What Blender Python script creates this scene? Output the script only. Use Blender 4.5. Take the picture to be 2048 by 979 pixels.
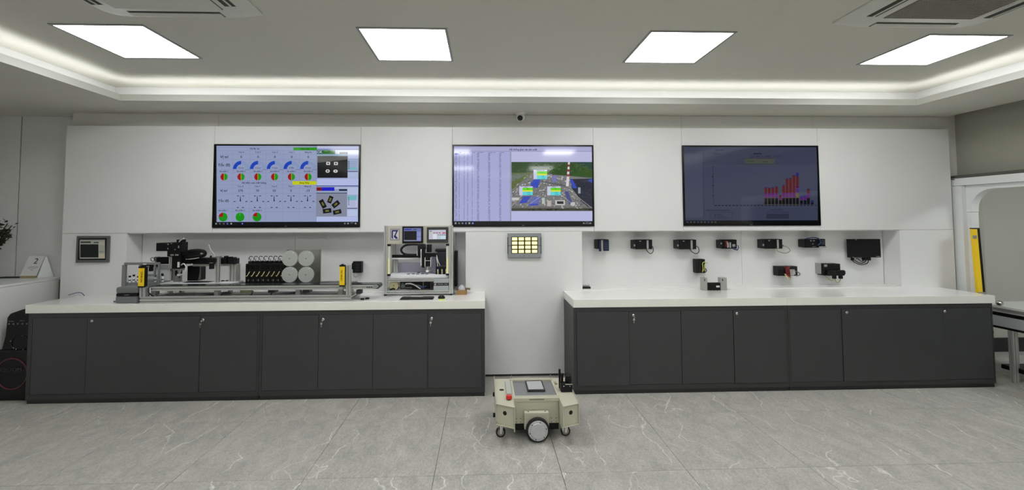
import bpy, bmesh, math, random
from mathutils import Vector, Matrix, Euler

SC = bpy.context.scene
COL = SC.collection
for o in list(bpy.data.objects):
    bpy.data.objects.remove(o)
random.seed(7)
pi = math.pi

# ------------------------------------------------------------------ camera, world, exposure
EXPO = 0.62
PANEL_STRENGTH = 11.5       # ceiling light panels
COVE_STRENGTH = 7.2        # LED strips in the ceiling cove
cam_data = bpy.data.cameras.new('camera')
cam_data.sensor_fit = 'HORIZONTAL'
cam_data.sensor_width = 36.0
cam_data.lens = 872.5582 / 2048 * 36.0
cam_data.shift_x = (1024 - 998.3576) / 2048
cam_data.shift_y = (398.7918 - 489.5) / 2048
cam_data.clip_start = 0.05
cam = bpy.data.objects.new('camera', cam_data)
COL.objects.link(cam)
yaw, pitch, roll = 0.0350, 0.0449, -0.0034
_f = Vector((math.sin(yaw), math.cos(yaw), 0)); _r = Vector((math.cos(yaw), -math.sin(yaw), 0)); _u = Vector((0, 0, 1))
_f2 = _f * math.cos(pitch) + _u * math.sin(pitch); _u2 = _u * math.cos(pitch) - _f * math.sin(pitch)
_r3 = _r * math.cos(roll) + _u2 * math.sin(roll); _u3 = _u2 * math.cos(roll) - _r * math.sin(roll)
_m = Matrix((_r3, _u3, -_f2)).transposed().to_4x4()
_m.translation = Vector((0, 0, 1.5725))
cam.matrix_world = _m
SC.camera = cam

world = bpy.data.worlds.new('world'); SC.world = world
world.use_nodes = True
world.node_tree.nodes['Background'].inputs[0].default_value = (0.5, 0.5, 0.5, 1)
world.node_tree.nodes['Background'].inputs[1].default_value = 0.2
SC.view_settings.view_transform = 'Standard'
SC.view_settings.look = 'None'
SC.view_settings.exposure = EXPO
SC.view_settings.gamma = 1.0
SC.view_settings.use_curve_mapping = False
try:
    SC.cycles.use_denoising = True
    SC.cycles.max_bounces = 10
    SC.cycles.diffuse_bounces = 6
    SC.cycles.glossy_bounces = 4
    SC.cycles.sample_clamp_indirect = 6.0
    SC.cycles.caustics_reflective = False
    SC.cycles.caustics_refractive = False
except Exception:
    pass

# ------------------------------------------------------------------ helpers: colour and material
def s2l(c):
    c = c / 255.0
    return c / 12.92 if c <= 0.04045 else ((c + 0.055) / 1.055) ** 2.4
def lin(rgb):
    return tuple(s2l(c) for c in rgb) + (1.0,)
MATS = {}
def mat(name, rgb=(200, 200, 200), rough=0.5, metal=0.0, bump=0.0, bscale=150.0, var=0.0, vscale=6.0,
        emit=0.0, ergb=None, coat=0.0, trans=0.0, spec=0.5, alpha=1.0, aniso=None):
    if name in MATS:
        return MATS[name]
    m = bpy.data.materials.new(name); m.use_nodes = True
    nt = m.node_tree; b = nt.nodes['Principled BSDF']
    b.inputs['Base Color'].default_value = lin(rgb)
    b.inputs['Roughness'].default_value = rough
    b.inputs['Metallic'].default_value = metal
    b.inputs['Specular IOR Level'].default_value = spec
    b.inputs['Coat Weight'].default_value = coat
    b.inputs['Coat Roughness'].default_value = 0.08
    b.inputs['Transmission Weight'].default_value = trans
    b.inputs['Alpha'].default_value = alpha
    if emit > 0:
        b.inputs['Emission Color'].default_value = lin(ergb or rgb)
        b.inputs['Emission Strength'].default_value = emit
    tc = None
    if var > 0 or bump > 0:
        tc = nt.nodes.new('ShaderNodeTexCoord')
    if var > 0:
        n = nt.nodes.new('ShaderNodeTexNoise'); n.inputs['Scale'].default_value = vscale; n.inputs['Detail'].default_value = 4
        nt.links.new(tc.outputs['Object'], n.inputs['Vector'])
        mx = nt.nodes.new('ShaderNodeMix'); mx.data_type = 'RGBA'
        c0 = tuple(max(0, x * (1 - var)) for x in rgb); c1 = tuple(min(255, x * (1 + var)) for x in rgb)
        mx.inputs[6].default_value = lin(c0); mx.inputs[7].default_value = lin(c1)
        nt.links.new(n.outputs['Fac'], mx.inputs[0]); nt.links.new(mx.outputs[2], b.inputs['Base Color'])
    if bump > 0:
        n = nt.nodes.new('ShaderNodeTexNoise'); n.inputs['Scale'].default_value = bscale; n.inputs['Detail'].default_value = 3
        if aniso:
            mp = nt.nodes.new('ShaderNodeMapping'); mp.inputs['Scale'].default_value = aniso
            nt.links.new(tc.outputs['Object'], mp.inputs['Vector']); nt.links.new(mp.outputs['Vector'], n.inputs['Vector'])
        else:
            nt.links.new(tc.outputs['Object'], n.inputs['Vector'])
        bp = nt.nodes.new('ShaderNodeBump'); bp.inputs['Strength'].default_value = bump; bp.inputs['Distance'].default_value = 0.002
        nt.links.new(n.outputs['Fac'], bp.inputs['Height']); nt.links.new(bp.outputs['Normal'], b.inputs['Normal'])
    MATS[name] = m
    return m

# ------------------------------------------------------------------ helpers: mesh builder
ORG = {}
def org(o):
    return ORG.get(o.name, Vector((0, 0, 0))) if o else Vector((0, 0, 0))
class MB:
    def __init__(s):
        s.v = []; s.f = []; s.mi = []; s.cur = 0
    def _add(s, vs, fs):
        k = len(s.v); s.v += [tuple(p) for p in vs]
        for f in fs:
            s.f.append(tuple(i + k for i in f)); s.mi.append(s.cur)
        return s
    def mat(s, i):
        s.cur = i; return s
    def box(s, x0, x1, y0, y1, z0, z1, M=None):
        if x0 > x1: x0, x1 = x1, x0
        if y0 > y1: y0, y1 = y1, y0
        if z0 > z1: z0, z1 = z1, z0
        vs = [(x0, y0, z0), (x1, y0, z0), (x1, y1, z0), (x0, y1, z0), (x0, y0, z1), (x1, y0, z1), (x1, y1, z1), (x0, y1, z1)]
        if M: vs = [M @ Vector(p) for p in vs]
        return s._add(vs, [(0, 3, 2, 1), (4, 5, 6, 7), (0, 1, 5, 4), (1, 2, 6, 5), (2, 3, 7, 6), (3, 0, 4, 7)])
    def prism(s, axis, poly, a, b):
        # poly: 2-D points, counter-clockwise in the two remaining axes (order: y,z / z,x / x,y)
        def P(p, t):
            if axis == 'x': return (t, p[0], p[1])
            if axis == 'y': return (p[0], t, p[1])
            return (p[0], p[1], t)
        n = len(poly); vs = [P(p, a) for p in poly] + [P(p, b) for p in poly]
        fs = [tuple(range(n - 1, -1, -1)), tuple(range(n, 2 * n))] + [(i, (i + 1) % n, n + (i + 1) % n, n + i) for i in range(n)]
        if axis == 'y': fs = [tuple(reversed(f)) for f in fs]
        return s._add(vs, fs)
    def cyl(s, p0, p1, r0, r1=None, n=16, cap=True):
        r1 = r0 if r1 is None else r1
        p0, p1 = Vector(p0), Vector(p1); d = (p1 - p0).normalized()
        a = d.orthogonal().normalized(); b = d.cross(a)
        vs = []
        for p, r in ((p0, r0), (p1, r1)):
            for i in range(n):
                t = 2 * pi * i / n; vs.append(p + (a * math.cos(t) + b * math.sin(t)) * r)
        fs = [(i, (i + 1) % n, n + (i + 1) % n, n + i) for i in range(n)]
        if cap: fs += [tuple(range(n - 1, -1, -1)), tuple(range(n, 2 * n))]
        return s._add(vs, fs)
    def lathe(s, p, axis, prof, n=24):
        # prof: (distance along axis, radius)
        p = Vector(p); d = Vector(axis).normalized(); a = d.orthogonal().normalized(); b = d.cross(a)
        vs = []; fs = []
        for (h, r) in prof:
            for i in range(n):
                t = 2 * pi * i / n; vs.append(p + d * h + (a * math.cos(t) + b * math.sin(t)) * max(r, 1e-5))
        for k in range(len(prof) - 1):
            for i in range(n):
                j = (i + 1) % n; fs.append((k * n + i, k * n + j, (k + 1) * n + j, (k + 1) * n + i))
        fs.append(tuple(range(n - 1, -1, -1))); e = (len(prof) - 1) * n; fs.append(tuple(range(e, e + n)))
        return s._add(vs, fs)
    def tube(s, pts, r, n=7, smooth=4):
        pts = [Vector(p) for p in pts]
        if smooth > 1 and len(pts) > 2:
            q = []
            for i in range(len(pts) - 1):
                p0 = pts[max(i - 1, 0)]; p1 = pts[i]; p2 = pts[i + 1]; p3 = pts[min(i + 2, len(pts) - 1)]
                for k in range(smooth):
                    t = k / smooth
                    q.append(0.5 * (2 * p1 + (p2 - p0) * t + (2 * p0 - 5 * p1 + 4 * p2 - p3) * t * t + (3 * p1 - p0 - 3 * p2 + p3) * t ** 3))
            q.append(pts[-1]); pts = q
        vs = []; fs = []; a = None
        for i, p in enumerate(pts):
            d = (pts[min(i + 1, len(pts) - 1)] - pts[max(i - 1, 0)])
            if d.length < 1e-9: d = Vector((0, 0, 1))
            d.normalize()
            if a is None: a = d.orthogonal().normalized()
            else:
                a = a - d * a.dot(d)
                a = d.orthogonal().normalized() if a.length < 1e-6 else a.normalized()
            b = d.cross(a)
            for k in range(n):
                t = 2 * pi * k / n; vs.append(p + (a * math.cos(t) + b * math.sin(t)) * r)
        for i in range(len(pts) - 1):
            for k in range(n):
                j = (k + 1) % n; fs.append((i * n + k, i * n + j, (i + 1) * n + j, (i + 1) * n + k))
        fs.append(tuple(range(n - 1, -1, -1))); e = (len(pts) - 1) * n; fs.append(tuple(range(e, e + n)))
        return s._add(vs, fs)
    def torus(s, c, axis, R, r, n=28, m=8, a0=0, a1=2 * pi):
        c = Vector(c); d = Vector(axis).normalized(); a = d.orthogonal().normalized(); b = d.cross(a)
        vs = []; fs = []
        for i in range(n):
            t = 2 * pi * i / n; u = a * math.cos(t) + b * math.sin(t)
            for k in range(m):
                q = 2 * pi * k / m; vs.append(c + u * (R + r * math.cos(q)) + d * (r * math.sin(q)))
        for i in range(n):
            for k in range(m):
                fs.append((i * m + k, ((i + 1) % n) * m + k, ((i + 1) % n) * m + (k + 1) % m, i * m + (k + 1) % m))
        return s._add(vs, fs)
    def extr(s, axis, a, b, c0, c1, d0, d1, slot=0.010, depth=0.011):
        # aluminium T-slot profile along axis; c,d = the two other axes' ranges
        def side(n):
            return n
        w, h = c1 - c0, d1 - d0
        def marks(lo, hi):
            k = max(1, int(round((hi - lo) / 0.032)))
            return [lo + (hi - lo) * (i + 0.5) / k for i in range(k)]
        P = [(c0, d0)]
        for m in marks(c0, c1): P += [(m - slot / 2, d0), (m - slot / 2, d0 + depth), (m + slot / 2, d0 + depth), (m + slot / 2, d0)]
        P += [(c1, d0)]
        for m in marks(d0, d1): P += [(c1, m - slot / 2), (c1 - depth, m - slot / 2), (c1 - depth, m + slot / 2), (c1, m + slot / 2)]
        P += [(c1, d1)]
        for m in reversed(marks(c0, c1)): P += [(m + slot / 2, d1), (m + slot / 2, d1 - depth), (m - slot / 2, d1 - depth), (m - slot / 2, d1)]
        P += [(c0, d1)]
        for m in reversed(marks(d0, d1)): P += [(c0, m + slot / 2), (c0 + depth, m + slot / 2), (c0 + depth, m - slot / 2), (c0, m - slot / 2)]
        return s.prism(axis, P, a, b)
    def mesh(s, name, mats, off=Vector((0, 0, 0)), bevel=0.0, smooth=True, seg=2):
        me = bpy.data.meshes.new(name)
        me.from_pydata([(p[0] - off[0], p[1] - off[1], p[2] - off[2]) for p in s.v], [], s.f)
        for m in (mats if isinstance(mats, (list, tuple)) else [mats]): me.materials.append(m)
        if any(s.mi): me.polygons.foreach_set('material_index', s.mi)
        bm = bmesh.new(); bm.from_mesh(me)
        bmesh.ops.recalc_face_normals(bm, faces=bm.faces)
        if bevel > 0:
            es = [e for e in bm.edges if len(e.link_faces) == 2 and e.calc_face_angle(0) > 0.6]
            bmesh.ops.bevel(bm, geom=es, offset=bevel, segments=seg, affect='EDGES', profile=0.5, clamp_overlap=True)
        bm.to_mesh(me); bm.free()
        if smooth:
            me.polygons.foreach_set('use_smooth', [True] * len(me.polygons))
            me.set_sharp_from_angle(angle=math.radians(12 if bevel > 0 else 38))
        me.update()
        return me
    def obj(s, name, mats, parent=None, bevel=0.0, smooth=True, label=None, local=False, seg=2, at=None):
        off = Vector((0, 0, 0)) if local else (Vector(at) if at is not None else org(parent))
        o = bpy.data.objects.new(name, s.mesh(name, mats, off, bevel, smooth, seg))
        COL.objects.link(o)
        if parent is not None:
            o.parent = parent
            ORG[o.name] = org(parent)
        elif at is not None:
            o.location = at; ORG[o.name] = Vector(at)
        if label: o['label'] = label
        return o
def tag(o, label, cat=None, group=None, kind=None):
    o['label'] = label
    if cat: o['category'] = cat
    if group: o['group'] = group
    if kind: o['kind'] = kind
    return o
def thing(name, label, cat, loc=(0, 0, 0), group=None, rotz=0.0):
    o = bpy.data.objects.new(name, None); COL.objects.link(o)
    o.empty_display_size = 0.05; o.location = loc; o.rotation_euler = (0, 0, rotz)
    ORG[o.name] = Vector(loc)
    return tag(o, label, cat, group)
def struct(o, label=None, cat=None):
    o['kind'] = 'structure'
    if label: o['label'] = label
    if cat: o['category'] = cat
    return o
def dup(o, parent=None, loc=None, label=None):
    c = o.copy(); COL.objects.link(c); c.parent = parent
    if loc is not None: c.location = loc
    if label: c['label'] = label
    for ch in list(o.children): dup(ch, c)
    return c
def BX(*a):
    return MB().box(*a)

# ------------------------------------------------------------------ helpers: flat print (screens, lettering)
def print_mat(name, strength, rough=0.25, spec=0.5):
    if name in MATS: return MATS[name]
    m = bpy.data.materials.new(name); m.use_nodes = True
    nt = m.node_tree; b = nt.nodes['Principled BSDF']
    a = nt.nodes.new('ShaderNodeAttribute'); a.attribute_name = 'ink'
    b.inputs['Roughness'].default_value = rough
    b.inputs['Specular IOR Level'].default_value = spec
    if strength > 0:
        b.inputs['Base Color'].default_value = (0.004, 0.004, 0.005, 1)
        nt.links.new(a.outputs['Color'], b.inputs['Emission Color']); b.inputs['Emission Strength'].default_value = strength
    else:
        nt.links.new(a.outputs['Color'], b.inputs['Base Color'])
    MATS[name] = m
    return m
_TXT = {}
def text_polys(t):
    if t not in _TXT:
        cu = bpy.data.curves.new('t', 'FONT'); cu.body = t; cu.size = 1.0; cu.resolution_u = 2; cu.offset = 0.0 if t.isascii() else 0.007
        cu.align_x = 'CENTER'; cu.align_y = 'CENTER'
        o = bpy.data.objects.new('t', cu)
        me = bpy.data.meshes.new_from_object(o)
        _TXT[t] = ([(v.co.x, v.co.y) for v in me.vertices], [tuple(p.vertices) for p in me.polygons])
        bpy.data.meshes.remove(me); bpy.data.objects.remove(o); bpy.data.curves.remove(cu)
    return _TXT[t]
class Canvas:
    # quad: corners TL, TR, BR, BL in the drawing's own units, mapped onto a w x h sheet
    def __init__(s, w, h, quad, step=0.00025, dim=1.0):
        s.dim = dim; s.w, s.h, s.q, s.step = w, h, quad, step; s.v = []; s.f = []; s.c = []; s.L = 0
    def uv(s, x, y):
        (ax, ay), (bx, by), (cx, cy), (dx, dy) = s.q
        v = (y - ay) / (dy - ay)
        l = ax + (dx - ax) * v; r = bx + (cx - bx) * v; u = (x - l) / (r - l)
        ty = ay + (by - ay) * u; ly = dy + (cy - dy) * u; v = (y - ty) / (ly - ty)
        return u, v
    def _face(s, pts, col):
        k = len(s.v); s.v += [((u - 0.5) * s.w, -s.L * s.step, (0.5 - v) * s.h) for u, v in pts]
        s.f.append(tuple(range(k, k + len(pts)))); s.c.append(lin(tuple(x * s.dim for x in col)))
    def poly(s, pts, col):
        s._face([s.uv(*p) for p in pts], col); return s
    def rect(s, x0, y0, x1, y1, col):
        return s.poly([(x0, y0), (x1, y0), (x1, y1), (x0, y1)], col)
    def line(s, x0, y0, x1, y1, w, col):
        d = math.hypot(x1 - x0, y1 - y0); nx, ny = -(y1 - y0) / d * w / 2, (x1 - x0) / d * w / 2
        return s.poly([(x0 + nx, y0 + ny), (x1 + nx, y1 + ny), (x1 - nx, y1 - ny), (x0 - nx, y0 - ny)], col)
    def arc(s, x, y, r0, r1, a0, a1, col, n=14, ry=1.0):
        P = lambda r, t: (x + r * math.cos(t), y - r * ry * math.sin(t))
        for i in range(n):
            t0 = math.radians(a0 + (a1 - a0) * i / n); t1 = math.radians(a0 + (a1 - a0) * (i + 1) / n)
            s.poly([P(r0, t0), P(r1, t0), P(r1, t1), P(r0, t1)] if r0 > 0 else [(x, y), P(r1, t0), P(r1, t1)], col)
        return s
    def text(s, t, x, y, size, col, rot=0.0, sx=1.0):
        vs, fs = text_polys(t); n = len(vs)
        vs = [(a * sx - 0.016, b) for a, b in vs] + [(a * sx + 0.016, b) for a, b in vs]
        fs = fs + [tuple(i + n for i in f) for f in fs]
        k = len(s.v); c, sn = math.cos(rot), math.sin(rot)
        for (a, b) in vs:
            u, v = s.uv(x + (a * c - b * sn) * size, y - (a * sn + b * c) * size)
            s.v.append(((u - 0.5) * s.w, -s.L * s.step, (0.5 - v) * s.h))
        for f in fs: s.f.append(tuple(i + k for i in f)); s.c.append(lin(tuple(x * s.dim for x in col)))
        return s
    def up(s, n=1):
        s.L += n; return s
    def obj(s, name, m, parent, centre, label=None, rot=None):
        me = bpy.data.meshes.new(name)
        vs = [Vector(p) for p in s.v]
        if rot: vs = [rot @ p for p in vs]
        off = Vector(centre) - org(parent)
        me.from_pydata([tuple(p + off) for p in vs], [], s.f)
        at = me.color_attributes.new('ink', 'FLOAT_COLOR', 'CORNER')
        buf = []
        for p, c in zip(me.polygons, s.c): buf += list(c) * p.loop_total
        at.data.foreach_set('color', buf)
        me.materials.append(m)
        bm = bmesh.new(); bm.from_mesh(me)
        front = (rot @ Vector((0, -1, 0))) if rot else Vector((0, -1, 0))
        for f in bm.faces:
            f.normal_update()
            if f.normal.dot(front) < 0: f.normal_flip()
        bm.to_mesh(me); bm.free()
        o = bpy.data.objects.new(name, me); COL.objects.link(o); o.parent = parent
        ORG[o.name] = org(parent)
        if label: o['label'] = label
        return o
# ------------------------------------------------------------------ materials of the room
M_PANEL = mat('white_melamine', (226, 227, 226), 0.42, bump=0.12, bscale=260, var=0.012, vscale=3)
M_PLASTER = mat('plaster_white', (222, 222, 217), 0.75, bump=0.15, bscale=180, var=0.02, vscale=2)
M_CEIL = mat('ceiling_paint', (208, 207, 198), 0.85, bump=0.08, bscale=120, var=0.01, vscale=2)
M_GREYWALL = mat('wall_paint_grey', (190, 190, 180), 0.8, bump=0.15, bscale=150, var=0.02, vscale=2)
M_TRIM = mat('white_gloss_trim', (228, 230, 230), 0.3)
M_TOP = mat('white_worktop', (238, 238, 235), 0.16, coat=0.3, var=0.01, vscale=4)
M_EDGE = mat('worktop_edge', (238, 238, 230), 0.35, var=0.015, vscale=9)
M_DARK = mat('charcoal_laminate', (58, 60, 61), 0.45, bump=0.1, bscale=320, var=0.05, vscale=5)
M_DARKFRAME = mat('charcoal_laminate_frame', (51, 53, 53), 0.5, bump=0.1, bscale=320, var=0.05, vscale=5)
M_PLINTH = mat('plinth_black', (38, 39, 39), 0.5, var=0.06)
M_CHROME = mat('chrome', (210, 210, 205), 0.2, metal=1.0)
M_ALU = mat('brushed_aluminium', (200, 201, 198), 0.32, metal=0.5, bump=0.05, bscale=60, aniso=(1, 40, 40))
M_BLACK = mat('black_plastic', (11, 11, 12), 0.5, spec=0.3)
M_BLACKGLOSS = mat('black_gloss', (8, 8, 9), 0.15)
M_GREYPL = mat('grey_plastic', (112, 115, 116), 0.5)
M_WHITEPL = mat('white_plastic', (225, 225, 220), 0.4)
M_YELLOW = mat('yellow_housing', (248, 208, 30), 0.45)
M_STEEL = mat('satin_steel', (165, 167, 164), 0.45, metal=0.6)
M_RUBBER = mat('rubber_black', (22, 22, 23), 0.75)

def floor_material():
    m = bpy.data.materials.new('grey_marble_tile'); m.use_nodes = True
    nt = m.node_tree; N = nt.nodes; Lk = nt.links; b = N['Principled BSDF']
    geo = N.new('ShaderNodeNewGeometry'); oi = N.new('ShaderNodeObjectInfo')
    sh = N.new('ShaderNodeVectorMath'); sh.operation = 'MULTIPLY_ADD'
    Lk.new(oi.outputs['Random'], sh.inputs[0]); sh.inputs[1].default_value = (37, 53, 11); Lk.new(geo.outputs['Position'], sh.inputs[2])
    rot = N.new('ShaderNodeMapping'); rot.inputs['Rotation'].default_value = (0, 0, math.radians(-14)); rot.inputs['Scale'].default_value = (1.0, 0.3, 1.0)
    Lk.new(sh.outputs[0], rot.inputs['Vector'])
    # cloudy base
    n1 = N.new('ShaderNodeTexNoise'); n1.inputs['Scale'].default_value = 9.0; n1.inputs['Detail'].default_value = 12; n1.inputs['Roughness'].default_value = 0.72
    n1.inputs['Distortion'].default_value = 0.6
    rot1 = N.new('ShaderNodeMapping'); rot1.inputs['Rotation'].default_value = (0, 0, math.radians(-25)); rot1.inputs['Scale'].default_value = (1.0, 0.55, 1.0)
    Lk.new(sh.outputs[0], rot1.inputs['Vector']); Lk.new(rot1.outputs[0], n1.inputs['Vector'])
    r1 = N.new('ShaderNodeValToRGB'); e = r1.color_ramp.elements
    e[0].position = 0.25; e[0].color = lin((153, 153, 147)); e[1].position = 0.75; e[1].color = lin((197, 196, 188))
    Lk.new(n1.outputs['Fac'], r1.inputs[0])
    # light veins: long wobbling strands along the tile, broken up by a mask
    def strand(ang, freq, amp, width, gain, loc):
        mp = N.new('ShaderNodeMapping'); mp.inputs['Rotation'].default_value = (0, 0, math.radians(ang)); mp.inputs['Location'].default_value = loc
        Lk.new(sh.outputs[0], mp.inputs['Vector'])
        nz = N.new('ShaderNodeTexNoise'); nz.inputs['Scale'].default_value = 2.6; nz.inputs['Detail'].default_value = 4; nz.inputs['Roughness'].default_value = 0.45
        Lk.new(mp.outputs[0], nz.inputs['Vector'])
        sx = N.new('ShaderNodeSeparateXYZ'); Lk.new(mp.outputs[0], sx.inputs[0])
        m1 = N.new('ShaderNodeMath'); m1.operation = 'MULTIPLY'; m1.inputs[1].default_value = freq; Lk.new(sx.outputs[0], m1.inputs[0])
        m2 = N.new('ShaderNodeMath'); m2.operation = 'MULTIPLY_ADD'; m2.inputs[1].default_value = amp; Lk.new(nz.outputs['Fac'], m2.inputs[0]); Lk.new(m1.outputs[0], m2.inputs[2])
        fr = N.new('ShaderNodeMath'); fr.operation = 'FRACT'; Lk.new(m2.outputs[0], fr.inputs[0])
        sb = N.new('ShaderNodeMath'); sb.operation = 'SUBTRACT'; sb.inputs[1].default_value = 0.5; Lk.new(fr.outputs[0], sb.inputs[0])
        ab = N.new('ShaderNodeMath'); ab.operation = 'ABSOLUTE'; Lk.new(sb.outputs[0], ab.inputs[0])
        mr = N.new('ShaderNodeMapRange'); mr.inputs['From Min'].default_value = 0.0; mr.inputs['From Max'].default_value = width; mr.inputs['To Min'].default_value = gain; mr.inputs['To Max'].default_value = 0
        Lk.new(ab.outputs[0], mr.inputs['Value'])
        return mr
    va = strand(9, 2.3, 1.15, 0.017, 1.0, (0, 0, 0)); vb = strand(-22, 1.5, 1.0, 0.012, 0.8, (3.3, 1.7, 0))
    n3 = N.new('ShaderNodeTexNoise'); n3.inputs['Scale'].default_value = 2.6; n3.inputs['Detail'].default_value = 3
    Lk.new(sh.outputs[0], n3.inputs['Vector'])
    mr2 = N.new('ShaderNodeMapRange'); mr2.inputs['From Min'].default_value = 0.42; mr2.inputs['From Max'].default_value = 0.55
    Lk.new(n3.outputs['Fac'], mr2.inputs['Value'])
    mxx = N.new('ShaderNodeMath'); mxx.operation = 'MAXIMUM'; Lk.new(va.outputs[0], mxx.inputs[0]); Lk.new(vb.outputs[0], mxx.inputs[1])
    mu = N.new('ShaderNodeMath'); mu.operation = 'MULTIPLY'; Lk.new(mxx.outputs[0], mu.inputs[0]); Lk.new(mr2.outputs[0], mu.inputs[1])
    mu2 = N.new('ShaderNodeMath'); mu2.operation = 'MULTIPLY'; mu2.inputs[1].default_value = 0.85; Lk.new(mu.outputs[0], mu2.inputs[0])
    mx = N.new('ShaderNodeMix'); mx.data_type = 'RGBA'; Lk.new(mu2.outputs[0], mx.inputs[0]); Lk.new(r1.outputs[0], mx.inputs[6]); mx.inputs[7].default_value = lin((230, 229, 220))
    # fine speckle
    n4 = N.new('ShaderNodeTexNoise'); n4.inputs['Scale'].default_value = 95; n4.inputs['Detail'].default_value = 9; n4.inputs['Roughness'].default_value = 0.68
    Lk.new(rot1.outputs[0], n4.inputs['Vector'])
    mr4 = N.new('ShaderNodeMapRange'); mr4.inputs['From Min'].default_value = 0.3; mr4.inputs['From Max'].default_value = 0.7; mr4.inputs['To Min'].default_value = 0.72; mr4.inputs['To Max'].default_value = 1.22
    Lk.new(n4.outputs['Fac'], mr4.inputs['Value'])
    vm = N.new('ShaderNodeVectorMath'); vm.operation = 'SCALE'; Lk.new(mx.outputs[2], vm.inputs[0]); Lk.new(mr4.outputs[0], vm.inputs['Scale'])
    Lk.new(vm.outputs[0], b.inputs['Base Color'])
    b.inputs['Roughness'].default_value = 0.4
    bp = N.new('ShaderNodeBump'); bp.inputs['Strength'].default_value = 0.12; bp.inputs['Distance'].default_value = 0.002
    Lk.new(n1.outputs['Fac'], bp.inputs['Height']); Lk.new(bp.outputs[0], b.inputs['Normal'])
    return m
M_TILE = floor_material()
M_GROUT = mat('grout_dark', (62, 62, 59), 0.9)

D = 4.444            # front plane of the white wall panelling
ZS, ZC = 2.66, 2.862  # soffit and main ceiling heights
XL, XR = -4.142, 4.952

# floor: grout bed with separate tiles
floor = BX(-7.2, 7.6, -4.2, 5.2, -0.06, -0.004).obj('floor', M_GROUT)
struct(floor, 'grey veined marble floor tiles with thin joints')
T = 0.7877; gx0, gy0 = -1.0965, 2.7656
tile_mesh = None
for i in range(-7, 11):
    for j in range(-8, 3):
        x0 = gx0 + i * T; y0 = gy0 + j * T
        if x0 + T > 7.55 or y0 + T > 5.15 or x0 < -7.15 or y0 < -4.2: continue
        if tile_mesh is None:
            tile_mesh = BX(0.0013, T - 0.0013, 0.0013, T - 0.0013, -0.012, 0.0).mesh('tile', M_TILE, bevel=0.0008, smooth=False, seg=1)
        o = bpy.data.objects.new('tile', tile_mesh); COL.objects.link(o); o.parent = floor; o.location = (x0, y0, 0)

# back wall core
b = MB()
b.box(XL, 5.11, 4.664, 4.8, 0, 2.95)
b.box(XL, XR, D + 0.018, 4.664, 1.456, 2.5156)
b.box(XL, 5.11, 4.519, 4.664, 2.5156, 2.95)
b.box(XR, 5.11, 4.519, 4.664, 0, 2.5156)
for x0, x1 in ((XL, -3.53), (-0.18, 0.996), (4.368, XR)):
    b.box(x0, x1, D + 0.018, 4.664, 0, 1.456)
wall_back = struct(b.obj('wall_back', M_PLASTER, smooth=False), 'white panelled back wall with two long niches')
G = 0.0012
def panel(x0, x1, z0, z1, y0=D, y1=D + 0.018, name='panel', m=M_PANEL, parent=None):
    return BX(x0 + G, x1 - G, y0, y1, z0 + G, z1 - G).obj(name, m, parent or wall_back, bevel=0.0008, seg=1)
seams = (XL, -2.6985, -1.247, -0.321, 1.1302, 2.0588, 3.5102, XR)
for k in range(7):
    if k in (1, 3, 5):
        panel(seams[k], seams[k + 1], 2.333, 2.5156)
        panel(seams[k], seams[k + 1], 1.447, 1.497)
    else:
        panel(seams[k], seams[k + 1], 1.447, 2.5156)
panel(XL, -3.523, 0.004, 1.447); panel(-0.187, 1.003, 0.02, 1.447); panel(4.361, XR, 0.004, 1.447)
ups = (XL, -2.703, -0.315, 2.087, 3.520, 4.95)
for k in range(5):
    panel(ups[k], ups[k + 1], 2.5156, ZS, 4.507, 4.519, name='frieze_panel', m=M_PLASTER)
for x0, x1, sx in ((-3.523, -0.187, -1.97), (1.003, 4.361, 2.783)):
    panel(x0, sx, 0.84, 1.447, 4.644, 4.664, 'niche_back_panel'); panel(sx, x1, 0.84, 1.447, 4.644, 4.664, 'niche_back_panel')
    panel(x0, x1, 1.438, 1.4565, D + 0.0185, 4.644, 'niche_top_panel')
    panel(x0 - 0.012, x0, 0.84, 1.4385, D + 0.0185, 4.644, 'niche_side_panel')
    panel(x1, x1 + 0.012, 0.84, 1.4385, D + 0.0185, 4.644, 'niche_side_panel')
    BX(x0, x1, D + 0.002, 4.644, 0.835, 0.855).obj('niche_sill', M_TOP, wall_back, bevel=0.001)
# shadow gap under the middle pier, its shade painted as a black strip
BX(0.012, 0.80, D + 0.004, D + 0.017, 0.0, 0.02).obj('shadow_gap_strip', M_PLINTH, wall_back)

# recessed wall at the far left, low ledge in front of it
b = BX(-7.2, XL, 4.69, 4.85, 0, 2.95)
wall_rec = struct(b.obj('wall_recess', M_PLASTER, smooth=False), 'white recessed wall at the far left with a dark vertical joint')
panel(-7.2, -4.812, 0.0, ZS, 4.672, 4.69, parent=wall_rec, m=M_PANEL); panel(-4.803, XL, 0.0, ZS, 4.672, 4.69, parent=wall_rec, m=M_PANEL)
BX(-4.813, -4.802, 4.680, 4.69, 0, ZS).obj('joint', mat('joint_black', (40, 40, 38), 0.8), wall_rec)
struct(BX(-7.3, -7.2, -4.2, 4.85, 0, 2.95).obj('wall_left', M_PLASTER, smooth=False), 'white side wall at the far left')
struct(BX(-7.3, 7.7, -4.3, -4.2, 0, 2.95).obj('wall_front', M_PLASTER, smooth=False), 'white wall behind the viewer')

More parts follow.
